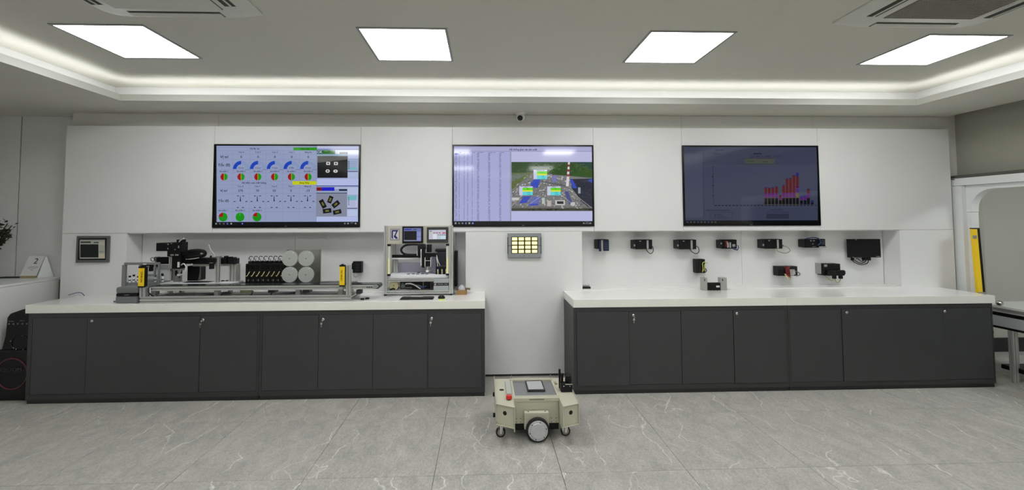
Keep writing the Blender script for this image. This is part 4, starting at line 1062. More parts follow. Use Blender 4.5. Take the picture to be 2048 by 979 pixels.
# four grey reels on a steel bracket
M_BRK = mat('bracket_steel', (142, 141, 134), 0.5, metal=0.2)
t = thing('reel_bracket', 'bent steel bracket carrying four grey reels', 'bracket', (-1.72, 4.27, 0.9685))
BX(-1.88, -1.585, 4.30, 4.306, 0.969, 1.285).obj('back_plate', M_BRK, t)
MB().prism('x', [(4.24, 0.969), (4.299, 0.969), (4.299, 1.285), (4.26, 1.29)], -1.884, -1.880).obj('side_flange', M_BRK, t)
MB().prism('z', [(-1.585, 4.3), (-1.55, 4.22), (-1.546, 4.222), (-1.58, 4.306)], 0.969, 1.292).obj('side_wing', M_BRK, t)
BX(-1.88, -1.585, 4.236, 4.2995, 0.9685, 0.973).obj('foot_plate', M_STEEL, t)
MREEL = mat('reel_grey', (172, 177, 172), 0.42)
for (x, z, lb) in ((-1.832, 1.209, 'upper left grey reel on the steel bracket'), (-1.680, 1.208, 'upper right grey reel on the steel bracket'), (-1.831, 1.057, 'lower left grey reel on the steel bracket'), (-1.679, 1.056, 'lower right grey reel on the steel bracket')):
    r = thing('reel', lb, 'reel', (x, 4.215, z), 'grey reels on the bracket')
    MB().lathe((x, 4.217, z), (0, -1, 0), [(0, 0.072), (0.001, 0.074), (0.012, 0.0745), (0.016, 0.072)], 40).obj('disc', MREEL, r)
    MB().lathe((x, 4.2005, z), (0, -1, 0), [(0, 0.0045), (0.002, 0.0045)], 12).obj('hub_bolt', M_DKSTEEL, r)
    MB().cyl((x, 4.2995, z), (x, 4.218, z), 0.012).obj('axle', M_STEEL, r)
    BX(x + 0.026, x + 0.036, 4.2003, 4.2009, z + 0.052, z + 0.058).obj('white_mark', M_WHITEPL, r)

# blue cable lying at the left end
o = MB().tube([(-4.04, 4.34, WT + 0.004), (-4.0, 4.38, WT + 0.012), (-3.95, 4.40, WT + 0.03), (-3.90, 4.40, WT + 0.03), (-3.86, 4.39, WT + 0.004)][1:], 0.0035).obj('network_cable', mat('cord_blue', (70, 84, 130), 0.45), None, at=(-3.9, 4.39, WT))
tag(o, 'thin blue cable lying on the left end of the worktop', 'cable')
# ------------------------------------------------------------------ framed bench machine
Y = 4.245
t = thing('bench_machine', 'aluminium framed bench machine with two small screens and a logo', 'machine', (-0.63, Y, WT))
x0, x1, zt = -0.962, -0.299, 1.514
zf = WT + 0.014
for x in (-0.946, -0.318):
    MB().extr('z', zf, zt, x - 0.016 if x < -0.5 else x - 0.019, x + 0.016 if x < -0.5 else x + 0.019, Y, Y + 0.032, slot=0.007).obj('front_post', M_ALU, t)
    MB().extr('z', zf, 1.436, x - 0.016, x + 0.016, 4.60, 4.632).obj('rear_post', M_ALU, t)
    MB().extr('y', Y + 0.033, 4.599, x - 0.016, x + 0.016, zf, zf + 0.032).obj('side_rail', M_ALU, t)
    MB().lathe((x, Y + 0.016, WT), (0, 0, 1), [(0, 0.016), (0.006, 0.016), (0.0135, 0.010)], 14).obj('foot', M_RUBBER, t)
    MB().lathe((x, 4.616, WT + 0.011), (0, 0, 1), [(0, 0.012), (0.003, 0.010)], 14).obj('foot', M_RUBBER, t)
MB().extr('x', -0.929, -0.338, Y + 0.001, Y + 0.031, zf + 0.002, zf + 0.034).obj('bottom_rail', M_ALU, t)
MB().extr('x', -0.929, -0.338, Y + 0.001, Y + 0.031, 0.978, 1.004).obj('middle_rail', M_ALU, t)
MHEAD = mat('header_beige_grey', (188, 186, 172), 0.45)
BX(-0.929, -0.338, Y + 0.004, Y + 0.02, 1.338, 1.512).obj('header_plate', MHEAD, t, bevel=0.001)
BX(-0.929, -0.338, Y + 0.0205, 4.43, 1.500, 1.510).obj('top_cover', MHEAD, t)
# logo
c = Canvas(0.085, 0.106, ((195, 148), (407, 148), (407, 408), (195, 408)))
NV = (24, 22, 98)
c.rect(195, 148, 407, 408, NV); c.up().rect(206, 160, 396, 396, (206, 206, 208)); c.up()
c.poly([(222, 190), (240, 172), (376, 172), (340, 208), (256, 208), (256, 352), (290, 376), (250, 382), (222, 360)], NV)
c.poly([(350, 172), (384, 172), (318, 300), (378, 372), (330, 384), (270, 330)], NV); c.up().poly([(256, 330), (282, 376), (262, 378)], (206, 206, 208))
c.obj('logo', M_PRINT, t, (-0.858, Y + 0.003, 1.429))
# first screen
h = BX(-0.784, -0.585, Y - 0.014, Y + 0.0035, 1.344, 1.506).obj('left_screen', M_BLACKGLOSS, t, bevel=0.003)
c = Canvas(0.199, 0.162, ((490, 78), (1004, 78), (1004, 492), (490, 492)))
c.rect(530, 118, 955, 440, (98, 108, 158)); c.up().rect(540, 140, 718, 165, (30, 34, 140)); c.rect(760, 148, 845, 166, (24, 26, 60)); c.rect(536, 190, 842, 410, (6, 6, 12)); c.rect(850, 205, 950, 330, (124, 134, 184)); c.rect(850, 345, 950, 430, (132, 140, 190)); c.rect(536, 412, 842, 438, (120, 124, 140))
c.obj('display', M_SCREEN, h, (-0.6845, Y - 0.0148, 1.425))
# second screen
h = BX(-0.550, -0.346, Y - 0.014, Y + 0.0035, 1.349, 1.499).obj('right_screen', mat('hmi_dark_grey', (52, 56, 54), 0.4), t, bevel=0.003)
c = Canvas(0.204, 0.150, ((358, 98), (872, 98), (872, 474), (358, 474)))
c.rect(408, 165, 818, 392, (188, 188, 204)); c.up(); c.rect(420, 225, 490, 258, (170, 200, 140)); c.rect(424, 180, 480, 210, (120, 130, 140))
for k in range(3): c.rect(515 + k * 66, 226, 560 + k * 66, 250, (150, 90, 100))
c.rect(735, 225, 808, 258, (190, 90, 100)); c.rect(508, 270, 600, 385, (214, 214, 224)); c.rect(700, 310, 808, 385, (190, 214, 222)); c.rect(612, 310, 688, 385, (180, 196, 206))
for k in range(4): c.rect(618 + k * 50, 275, 650 + k * 50, 300, (120, 126, 140))
for k in range(4): c.line(420, 290 + k * 26, 490, 290 + k * 26, 5, (150, 156, 180))
c.text('OMRON', 824, 438, 14, (120, 124, 124))
c.obj('display', M_SCREEN, h, (-0.448, Y - 0.0148, 1.424))
# lit side guards
MGL = mat('side_light', (214, 214, 150), 0.5, emit=0.12, ergb=(226, 224, 150))
for x in (-0.9155, -0.3525):
    BX(x - 0.013, x + 0.013, Y + 0.006, Y + 0.024, 1.05, 1.318).obj('side_lamp', mat('lamp_profile', (206, 206, 198), 0.4), t, bevel=0.002)
    BX(x - 0.007, x + 0.007, Y + 0.002, Y + 0.0058, 1.052, 1.20).obj('lamp_lens', MGL, t)
    for z in (1.033, 1.318): BX(x - 0.015, x + 0.015, Y + 0.002, Y + 0.028, z, z + 0.018).obj('lamp_end', M_BLACK, t, bevel=0.002)
# table and lower bay
BX(-0.925, -0.345, Y + 0.033, 4.58, 1.006, 1.036).obj('table_plate', M_WPLATE, t, bevel=0.002)
b = MB()
for k in range(5): b.lathe((-0.74 + k * 0.045, 4.33 + 0.02 * (k % 2), 1.0362), (0, 0, 1), [(0, 0.016), (0.006, 0.015)], 14)
b.lathe((-0.66, 4.45, 1.0362), (0, 0, 1), [(0, 0.016), (0.008, 0.012)], 14)
b.obj('sample_discs', mat('sample_violet', (92, 86, 112), 0.5), t)
MB().prism('y', [(-0.91, 1.037), (-0.56, 1.037), (-0.575, 1.10), (-0.61, 1.135), (-0.90, 1.135)], 4.50, 4.508).obj('tilted_backing', mat('backing_lilac', (176, 174, 190), 0.5), t)
BX(-0.486, -0.340, Y + 0.0005, Y + 0.03, 0.886, 1.004).obj('name_cover', mat('cover_grey', (164, 170, 172), 0.45), t, bevel=0.004)
c = Canvas(0.146, 0.026, ((310, 512), (672, 512), (672, 588), (310, 588)))
c.rect(310, 512, 672, 588, (12, 12, 13)); c.up().text('CHONG  LINH', 524, 550, 40, (232, 232, 232), sx=0.95); c.rect(332, 530, 346, 572, (232, 232, 232)); c.rect(352, 530, 374, 540, (232, 232, 232)); c.rect(352, 562, 374, 572, (232, 232, 232)); c.line(370, 540, 356, 562, 8, (232, 232, 232))
c.obj('name_plate', M_PRINT, t, (-0.413, Y - 0.0002, 0.950))
MCREAM = mat('cream_plate', (212, 204, 156), 0.5)
MB().lathe((-0.872, Y + 0.06, 0.934), (0, -1, 0), [(0, 0.0), (0.0005, 0.044), (0.02, 0.045), (0.022, 0.043)], 32).obj('cream_reel', MCREAM, t)
MB().lathe((-0.872, Y + 0.036, 0.936), (0, -1, 0), [(0, 0.005), (0.004, 0.004)], 10).obj('reel_bolt', M_DKSTEEL, t)
MB().tube([(-0.91, Y + 0.05, 0.895), (-0.88, Y + 0.04, 0.905), (-0.85, Y + 0.05, 0.9), (-0.825, Y + 0.06, 0.92)], 0.010).obj('dark_hose', M_CORD, t)
pc = BX(-0.815, -0.53, Y + 0.05, 4.52, 0.899, 0.974).obj('computer', M_BLACK, t, bevel=0.003)
for (a, bb, z0_, z1_, m_) in ((-0.805, -0.765, 0.91, 0.945, M_GREYPL), (-0.76, -0.72, 0.925, 0.94, M_BLACKGLOSS), (-0.76, -0.70, 0.908, 0.918, M_GREYPL), (-0.80, -0.78, 0.95, 0.958, M_GREYPL), (-0.595, -0.585, 0.91, 0.97, M_GREYPL)):
    BX(a, bb, Y + 0.0475, Y + 0.0498, z0_, z1_).obj('port', m_, pc)
MB().tube([(-0.76, Y + 0.045, 0.95), (-0.725, Y + 0.03, 0.955), (-0.68, Y + 0.03, 0.945), (-0.64, Y + 0.035, 0.92), (-0.615, Y + 0.04, 0.90)], 0.0065).obj('white_cable', M_CORDW, t)
MB().tube([(-0.72, Y + 0.045, 0.965), (-0.67, Y + 0.03, 0.945), (-0.61, Y + 0.03, 0.93), (-0.585, Y + 0.04, 0.898)], 0.004).obj('grey_cable', M_GREYPL, t)
MB().tube([(-0.64, Y + 0.045, 0.93), (-0.60, Y + 0.03, 0.915), (-0.56, Y + 0.04, 0.93)], 0.006).obj('blue_cable', mat('cord_navy', (40, 54, 110), 0.5), t)
BX(-0.525, -0.49, Y + 0.04, Y + 0.10, 0.896, 0.972).obj('power_supply', mat('psu_dark', (58, 60, 58), 0.5), t, bevel=0.003)
BX(-0.517, -0.498, Y + 0.0375, Y + 0.0398, 0.908, 0.95).obj('psu_socket', M_BLACKGLOSS, t)
BX(-0.90, -0.36, Y + 0.03, Y + 0.055, 1.342, 1.348).obj('work_lamp', mat('lamp_lilac_white', (236, 234, 255), 0.5, emit=5.0), t)
# gantry inside
BX(-0.918, -0.585, 4.40, 4.43, 1.193, 1.222).obj('x_rail', MBK, t, bevel=0.002)
BX(-0.918, -0.585, 4.40, 4.425, 1.178, 1.1925).obj('rail_base', M_WHITEPL, t)
MB().extr('z', 1.037, 1.19, -0.905, -0.868, 4.44, 4.475).obj('gantry_leg', M_ALU, t)
MB().tube([(-0.64, 4.38, 1.325), (-0.73, 4.385, 1.325), (-0.79, 4.385, 1.312), (-0.822, 4.385, 1.275), (-0.805, 4.385, 1.24), (-0.755, 4.385, 1.224), (-0.65, 4.385, 1.222)], 0.011, 8).obj('drag_chain', MBK, t)
BX(-0.665, -0.625, 4.36, 4.395, 1.215, 1.26).obj('carriage', M_WHITEPL, t, bevel=0.002)
BX(-0.655, -0.60, 4.345, 4.42, 1.195, 1.33).obj('carriage_motor', MBK, t, bevel=0.004)
BX(-0.624, -0.615, 4.338, 4.344, 1.12, 1.28).obj('z_strip', M_WHITEPL, t)
BX(-0.614, -0.585, 4.338, 4.40, 1.10, 1.335).obj('z_axis', MBK, t, bevel=0.002)
BX(-0.605, -0.57, 4.33, 4.337, 1.28, 1.325).obj('cable_clip', MBK, t)
MB().cyl((-0.542, 4.36, 1.325), (-0.542, 4.36, 1.25), 0.025, n=14).obj('z_motor', MBK, t)
BX(-0.585, -0.475, 4.35, 4.40, 1.205, 1.24).obj('cross_arm', MBK, t, bevel=0.004)
BX(-0.583, -0.522, 4.35, 4.39, 1.11, 1.2045).obj('tool_head', MBK, t, bevel=0.002)
for (a, bb, z0_, z1_) in ((-0.585, -0.578, 1.11, 1.20), (-0.528, -0.522, 1.11, 1.20), (-0.576, -0.53, 1.165, 1.169)): BX(a, bb, 4.342, 4.349, z0_, z1_).obj('head_trim', M_WHITEPL, t)
MB().cyl((-0.56, 4.365, 1.109), (-0.56, 4.365, 1.075), 0.014).obj('nozzle', M_STEEL, t)
MB().cyl((-0.56, 4.365, 1.074), (-0.56, 4.365, 1.055), 0.018).obj('nozzle_tip', M_WHITEPL, t)
# control block at the inner right
BX(-0.51, -0.475, 4.36, 4.44, 1.04, 1.205).obj('grey_cabinet', mat('cabinet_violet_grey', (104, 102, 118), 0.5), t, bevel=0.002)
BX(-0.472, -0.345, 4.37, 4.55, 1.115, 1.245).obj('controller', mat('controller_navy', (30, 30, 44), 0.4), t, bevel=0.003)
BX(-0.487, -0.345, 4.37, 4.46, 1.252, 1.278).obj('cable_duct', M_BLACK, t, bevel=0.008)
BX(-0.474, -0.345, 4.32, 4.40, 1.037, 1.105).obj('relay_bank', M_BLACK, t, bevel=0.002)
for k in range(3):
    MB().tube([(-0.452 + k * 0.04, 4.315, 1.085), (-0.45 + k * 0.04, 4.305, 1.062), (-0.45 + k * 0.04, 4.312, 1.04)], 0.0055).obj('relay_wire', mat('wire_cream', (214, 206, 176), 0.5), t)
MB().tube([(-0.468, 4.35, 1.22), (-0.455, 4.34, 1.17), (-0.435, 4.345, 1.12)], 0.004).tube([(-0.47, 4.35, 1.2), (-0.46, 4.34, 1.15), (-0.458, 4.345, 1.115)], 0.004).obj('white_wires', M_CORDW, t)
BX(-0.375, -0.347, 4.362, 4.3695, 1.145, 1.16).obj('white_label', M_WHITEPL, t)
BX(-0.2985, -0.27, 4.42, 4.56, 0.90, 1.25).obj('side_duct', M_BLACK, t, bevel=0.004)

# keyboard
t = thing('keyboard', 'slim black keyboard lying in front of the bench machine', 'keyboard', (-0.615, 4.08, WT))
BX(-0.765, -0.465, 4.025, 4.135, WT, WT + 0.009).obj('base', M_BLACK, t, bevel=0.003)
kb = None
for r in range(5):
    for k in range(15):
        if r == 4 and 4 <= k <= 9: continue
        x = -0.757 + k * 0.0192; y = 4.032 + r * 0.0195
        if kb is None:
            kb = BX(0.0, 0.0165, 0, 0.0165, 0.0, 0.0045).mesh('key', mat('key_black', (34, 34, 36), 0.5), bevel=0.0012, seg=1)
        o = bpy.data.objects.new('key', kb); COL.objects.link(o); o.parent = t; o.location = (x + 0.615, y - 4.08, 0.0092)
# mouse on a yellow pad
o = BX(-0.412, -0.355, 3.975, 4.02, WT, WT + 0.006).obj('sticky_notes', mat('note_yellow', (214, 222, 128), 0.7), None, at=(-0.385, 4.0, WT)); tag(o, 'small pad of pale yellow notes before the mouse', 'notepad')
t = thing('mouse', 'black computer mouse beside the keyboard', 'mouse', (-0.393, 4.08, WT))
MB().lathe((-0.393, 4.085, WT + 0.0002), (0, 0, 1), [(0, 0.031), (0.008, 0.033), (0.018, 0.029), (0.026, 0.018), (0.029, 0.004)], 20).obj('shell', M_BLACK, t)
BX(-0.396, -0.390, 4.06, 4.075, WT + 0.022, WT + 0.028).obj('wheel', M_GREYPL, t, bevel=0.002)
# cardboard box with bags
t = thing('cardboard_box', 'small open brown cardboard box right of the bench machine', 'box', (-0.23, 4.33, WT))
MC = mat('cardboard', (150, 116, 74), 0.8, var=0.06, vscale=20)
a0, a1, b0, b1, zz1 = -0.268, -0.172, 4.262, 4.40, WT + 0.045
b = MB(); b.box(a0, a1, b0, b1, WT, WT + 0.003); b.obj('bottom', MC, t)
for k, q in enumerate(((a0, a1, b0, b0 + 0.003), (a0, a1, b1 - 0.003, b1), (a0, a0 + 0.003, b0 + 0.003, b1 - 0.003), (a1 - 0.003, a1, b0 + 0.003, b1 - 0.003))):
    BX(q[0], q[1], q[2], q[3], WT + 0.003, zz1).obj('side', MC, t)
MB().prism('y', [(a1, zz1 - 0.002), (a1 + 0.035, zz1 - 0.006), (a1 + 0.036, zz1 - 0.002), (a1, zz1 + 0.001)], b0 + 0.04, b1).obj('flap', mat('cardboard_dark', (112, 84, 54), 0.8), t)
bm_ = MB(); rr = random.Random(3)
prof = []
vs = []; fs = []
n, m = 14, 7
for i in range(m):
    for k in range(n):
        a = 2 * pi * k / n; f = i / (m - 1)
        r = (1.0 - f ** 3.5) * 0.97 * (0.9 + rr.uniform(-0.14, 0.14)) + 0.05
        vs.append((-0.22 + 0.043 * r * math.cos(a), 4.33 + 0.06 * r * math.sin(a), WT + 0.012 + f * 0.075 + rr.uniform(-0.006, 0.006)))
for i in range(m - 1):
    for k in range(n): fs.append((i * n + k, i * n + (k + 1) % n, (i + 1) * n + (k + 1) % n, (i + 1) * n + k))
fs += [tuple(range(n)), tuple(range((m - 1) * n, m * n))]
bm_._add(vs, fs)
o = bm_.obj('plastic_bag', mat('plastic_bag', (212, 212, 218), 0.2, alpha=0.75), None, at=(-0.217, 4.33, WT + 0.006), smooth=False); tag(o, 'crumpled clear plastic bag of parts inside the cardboard box', 'bag')
# ------------------------------------------------------------------ controllers on the niche walls
NB = 4.6438
GRP = 'controllers mounted on the niche back wall'
M_MOD = mat('module_black', (12, 12, 14), 0.5, spec=0.3); M_MODG = mat('module_grey', (34, 35, 37), 0.5, spec=0.3); M_NAVY = mat('module_navy', (24, 28, 52), 0.5, spec=0.35)
M_LAB = mat('label_grey', (156, 158, 156), 0.5); M_RED = mat('wire_red', (124, 20, 26), 0.5); M_BLUEW = mat('wire_blue', (44, 66, 120), 0.5)
def ctrl(name, label, x0, x1, z0, z1, d, cat='controller', end=0.0, endm=None, body=None):
    t = thing(name, label, cat, ((x0 + x1) / 2, NB, z0), GRP)
    BX(x0 + end, x1, NB - d, NB - 0.012, z0, z1).obj('body', body or M_MOD, t, bevel=0.002)
    if end: BX(x0, x0 + end - 0.0005, NB - d + 0.008, NB - 0.012, z0 + 0.004, z1 - 0.003).obj('power_module', endm or M_MODG, t, bevel=0.002)
    BX(x0 + 0.01, x1 - 0.01, NB - 0.0118, NB - 0.0002, (z0 + z1) / 2 - 0.017, (z0 + z1) / 2 + 0.017).obj('mounting_rail', M_STEEL, t)
    return t
for (x0, x1, z0, z1, lb, cab) in ((1.566, 1.768, 1.253, 1.352, 'black controller with pale strip, second in the top row', 0), (2.030, 2.238, 1.250, 1.350, 'black controller with pale strip, third in the top row', 1), (2.951, 3.168, 1.250, 1.351, 'black controller with pale strip and looped beige cable, fifth in the top row', 2)):
    t = ctrl('controller', lb, x0, x1, z0, z1, 0.10, end=0.03)
    f = NB - 0.1
    BX(x1 - 0.06, x1 - 0.04, f - 0.002, f - 0.0002, z0 + 0.004, z1 - 0.006).obj('pale_strip', M_LAB, t)
    BX(x0 + 0.065, x0 + 0.082, f - 0.0015, f - 0.0002, z1 - 0.02, z1 - 0.01).obj('logo_tab', M_LAB, t)
    BX(x0 + 0.008, x0 + 0.022, f + 0.006, f + 0.0079, z0 + 0.03, z0 + 0.05).obj('indicator', M_LAB, t)
    for q in (0.07, 0.11): BX(x0 + q, x0 + q + 0.0015, f - 0.001, f - 0.0002, z0 + 0.003, z1 - 0.003).obj('module_joint', M_BLACKGLOSS, t)
    m_ = (M_CORD, M_CORD, mat('cord_beige', (150, 144, 116), 0.5))[cab]
    e = (0.0, 0.02, 0.07)[cab]
    MB().tube([(x1 - 0.07, f, z0 + 0.004), (x1 - 0.05, f - 0.01, z0 - 0.03), (x1 - 0.02 + e * 0.6, f - 0.015, z0 - 0.045), (x1 + 0.004 + e, f - 0.01, z0 - 0.02), (x1 + 0.006 + e * 0.6, f, z0 + 0.02), (x1 - 0.003, f + 0.006, z0 + 0.03)], 0.004).obj('cable', m_, t)
    if cab == 2: BX(x1 - 0.001, x1 + 0.02, f + 0.01, f + 0.03, z0 + 0.02, z0 + 0.04).obj('plug', M_BLACK, t, bevel=0.003)
# first: two navy modules
t = ctrl('controller', 'small controller with navy modules, first in the top row', 1.173, 1.305, 1.255, 1.358, 0.10, end=0.026, endm=M_MODG)
BX(1.225, 1.245, NB - 0.104, NB - 0.1005, 1.24, 1.35).obj('pale_strip', M_LAB, t)
BX(1.2, 1.224, NB - 0.11, NB - 0.1005, 1.234, 1.34).obj('front_module', M_NAVY, t, bevel=0.002); BX(1.246, 1.305, NB - 0.113, NB - 0.1005, 1.238, 1.353).obj('front_module', M_NAVY, t, bevel=0.003)
for k in range(4): BX(1.258, 1.294, NB - 0.1142, NB - 0.1132, 1.26 + k * 0.02, 1.266 + k * 0.02).obj('indicator', mat('led_blue_grey', (50, 60, 96), 0.5), t)
# fourth: wires red and white
t = ctrl('controller', 'controller with red and white wires, fourth in the top row', 2.498, 2.680, 1.252, 1.348, 0.09, end=0.03)
f = NB - 0.09
BX(2.508, 2.522, f + 0.004, f + 0.0078, 1.30, 1.316).obj('indicator', M_LAB, t)
BX(2.60, 2.615, f - 0.004, f - 0.0002, 1.262, 1.32).obj('pale_strip', M_LAB, t)
for k in range(3): MB().tube([(2.548 + k * 0.012, f - 0.002, 1.335), (2.552 + k * 0.012, f - 0.012, 1.31), (2.55 + k * 0.012, f - 0.008, 1.275)], 0.003, 6, 3).obj('red_wire', M_RED, t)
for k in range(2): MB().tube([(2.565 + k * 0.012, f - 0.002, 1.33), (2.57 + k * 0.012, f - 0.016, 1.30), (2.575 + k * 0.01, f - 0.006, 1.265)], 0.0025, 6, 3).obj('white_wire', M_CORDW, t)
MB().tube([(2.635, f, 1.275), (2.65, f - 0.012, 1.25), (2.675, f - 0.014, 1.243), (2.692, f - 0.01, 1.265), (2.688, f, 1.29)], 0.0045).obj('cable', M_BLUEW, t)
MB().tube([(2.62, f, 1.262), (2.645, f - 0.012, 1.245), (2.68, f - 0.012, 1.236)], 0.0035).obj('cable', M_CORD, t)
BX(2.63, 2.66, f - 0.006, f - 0.0002, 1.275, 1.30).obj('terminal', M_LAB, t)
# sixth: blue cable over the top
t = ctrl('controller', 'controller with a blue cable looped over it, sixth in the top row', 3.404, 3.645, 1.258, 1.350, 0.09, end=0.025)
f = NB - 0.09
for (x, z, w, h) in ((3.487, 1.332, 0.016, 0.012), (3.52, 1.332, 0.016, 0.012), (3.508, 1.298, 0.01, 0.01), (3.52, 1.27, 0.04, 0.004)): BX(x - w / 2, x + w / 2, f - 0.0015, f - 0.0002, z - h / 2, z + h / 2).obj('indicator', M_LAB, t)
for z in (1.33, 1.312, 1.294): BX(3.595, 3.64, f - 0.008, f - 0.0002, z, z + 0.008).obj('terminal', M_MODG, t); BX(3.60, 3.636, f - 0.0095, f - 0.0082, z + 0.002, z + 0.005).obj('terminal_label', M_LAB, t)
BX(3.575, 3.645, f - 0.01, f - 0.0002, 1.259, 1.272).obj('clear_strip', M_LAB, t)
MB().tube([(3.44, f + 0.02, 1.35), (3.47, f - 0.005, 1.362), (3.52, f - 0.01, 1.366), (3.565, f - 0.012, 1.355), (3.585, f - 0.014, 1.325), (3.578, f - 0.01, 1.30), (3.56, f - 0.004, 1.285)], 0.005).obj('blue_cable', M_BLUEW, t)
# seventh: plain black panel with cables
t = thing('monitor_unit', 'large plain black panel with looped cables, at the right of the top row', 'monitor', (4.09, NB, 1.149), GRP)
BX(3.915, 4.268, NB - 0.075, NB - 0.045, 1.149, 1.346).obj('panel', M_BLACK, t, bevel=0.003)
BX(3.98, 4.20, NB - 0.0445, NB - 0.0002, 1.18, 1.32).obj('rear_housing', M_MODG, t, bevel=0.003)
BX(3.99, 4.005, NB - 0.0765, NB - 0.0752, 1.336, 1.344).obj('tab', M_LAB, t); BX(4.215, 4.255, NB - 0.0762, NB - 0.0752, 1.156, 1.162).obj('nameplate', M_LAB, t); BX(3.95, 3.965, NB - 0.0765, NB - 0.0752, 1.150, 1.157).obj('tab', M_LAB, t)
BX(4.10, 4.17, NB - 0.06, NB - 0.02, 1.115, 1.148).obj('connector', M_BLACK, t, bevel=0.004); BX(3.965, 3.985, NB - 0.06, NB - 0.03, 1.115, 1.148).obj('connector', M_BLACK, t, bevel=0.004)
for (z, xa, xb) in ((1.07, 3.975, 4.145), (1.085, 3.985, 4.12), (1.105, 4.02, 4.11)):
    MB().tube([(xa, NB - 0.04, 1.135), (xa + 0.01, NB - 0.05, z + 0.03), ((xa + xb) / 2, NB - 0.055, z), (xb - 0.01, NB - 0.05, z + 0.015), (xb + 0.01, NB - 0.04, 1.12)], 0.0045).obj('cable', M_CORD, t)
# lower row
t = ctrl('terminal_block', 'narrow black terminal unit with yellow wires above the steel-sided device', 2.238, 2.335, 0.998, 1.143, 0.085, cat='terminal block', end=0.0)
f = NB - 0.085
BX(2.243, 2.262, f - 0.006, f - 0.0002, 1.0, 1.138).obj('module', M_MODG, t, bevel=0.002)
for k in range(5): BX(2.266, 2.29, f - 0.008, f - 0.0002, 1.01 + k * 0.025, 1.03 + k * 0.025).obj('terminal', M_MODG, t, bevel=0.002)
MB().tube([(2.335, f + 0.02, 1.105), (2.318, f - 0.014, 1.115), (2.30, f - 0.016, 1.10), (2.305, f - 0.014, 1.05), (2.298, f - 0.012, 1.01)], 0.005).tube([(2.325, f - 0.006, 1.09), (2.32, f - 0.016, 1.05), (2.31, f - 0.014, 1.02)], 0.004).tube([(2.34, f, 1.1), (2.355, f - 0.01, 1.105)], 0.004).obj('yellow_wires', mat('wire_yellow', (184, 186, 80), 0.5), t)
MB().tube([(2.33, f, 1.05), (2.345, f - 0.006, 1.03), (2.335, f - 0.006, 1.008), (2.315, f - 0.004, 1.012)], 0.004).obj('black_wire', M_CORD, t)
t = ctrl('relay_unit', 'black relay unit with a bundle of red wires in the lower row', 3.117, 3.33, 0.962, 1.062, 0.09, cat='relay unit', end=0.0)
f = NB - 0.09
for k in range(8): BX(3.12 + k * 0.026, 3.142 + k * 0.026, f - 0.004, f - 0.0002, 1.03, 1.058).obj('relay', M_MODG, t, bevel=0.002)
for k in range(7):
    x = 3.195 + (k % 4) * 0.012
    MB().tube([(3.18 + k * 0.012, f - 0.002, 1.062), (x, f - 0.014, 1.03), (x + 0.003, f - 0.018, 0.985), (3.222 + k * 0.004, f - 0.01, 0.945 + (k % 3) * 0.008)], 0.0028, 6, 3).obj('red_wire', M_RED, t)
for k in range(4): MB().tube([(3.25 + k * 0.014, f - 0.002, 1.03), (3.245 + k * 0.012, f - 0.014, 1.0), (3.25 + k * 0.01, f - 0.01, 0.968)], 0.003, 6, 3).obj('white_wire', M_CORDW, t)
for k in range(2): MB().tube([(3.185 + k * 0.01, f - 0.004, 0.985), (3.198 + k * 0.01, f - 0.014, 0.955), (3.225, f - 0.01, 0.925)], 0.003, 6, 3).obj('yellow_wire', M_CORDY, t)
for k in range(2): MB().tube([(3.29 + k * 0.012, f - 0.002, 1.02), (3.335, f - 0.012, 1.0 - k * 0.01), (3.352 - k * 0.01, f - 0.01, 0.975), (3.31, f - 0.006, 0.955 + k * 0.01)], 0.003, 6, 3).obj('grey_wire', M_GREYPL, t)
BX(3.285, 3.305, f - 0.006, f - 0.0002, 0.975, 1.01).obj('clip', M_LAB, t)
t = thing('inverter', 'stepped black module on a pale plate at the right of the lower row', 'inverter', (3.72, NB, 0.96), GRP)
BX(3.592, 3.615, NB - 0.06, NB - 0.0002, 0.975, 1.088).obj('side_plate', M_LAB, t, bevel=0.002)
BX(3.616, 3.80, NB - 0.09, NB - 0.0002, 0.962, 1.085).obj('body', M_MOD, t, bevel=0.003)
BX(3.64, 3.825, NB - 0.115, NB - 0.0905, 0.962, 1.02).obj('front_module', M_MOD, t, bevel=0.003)
BX(3.826, 3.845, NB - 0.105, NB - 0.05, 0.972, 1.012).obj('side_plug', M_MOD, t, bevel=0.006)
BX(3.622, 3.655, NB - 0.0915, NB - 0.0902, 1.055, 1.078).obj('label', M_LAB, t)
for (x, z, w) in ((3.69, 1.04, 0.02), (3.75, 1.042, 0.022), (3.70, 1.012, 0.05), (3.77, 1.013, 0.05), (3.72, 0.985, 0.04), (3.79, 0.985, 0.03)): BX(x - w / 2, x + w / 2, NB - (0.117 if z < 1.02 else 0.0915), NB - (0.1152 if z < 1.02 else 0.0902), z - 0.004, z + 0.004).obj('marking', M_MODG, t)
for x in (3.725, 3.795): BX(x - 0.015, x + 0.015, NB - 0.11, NB - 0.08, 0.928, 0.9615).obj('connector', M_BLACK, t, bevel=0.004)
MB().tube([(3.645, NB - 0.06, 0.962), (3.67, NB - 0.08, 0.93), (3.70, NB - 0.09, 0.905), (3.72, NB - 0.095, 0.925)], 0.004).tube([(3.728, NB - 0.095, 0.928), (3.745, NB - 0.095, 0.895), (3.775, NB - 0.095, 0.892), (3.795, NB - 0.095, 0.93)], 0.004).obj('beige_cable', mat('cord_beige2', (168, 158, 120), 0.5), t)
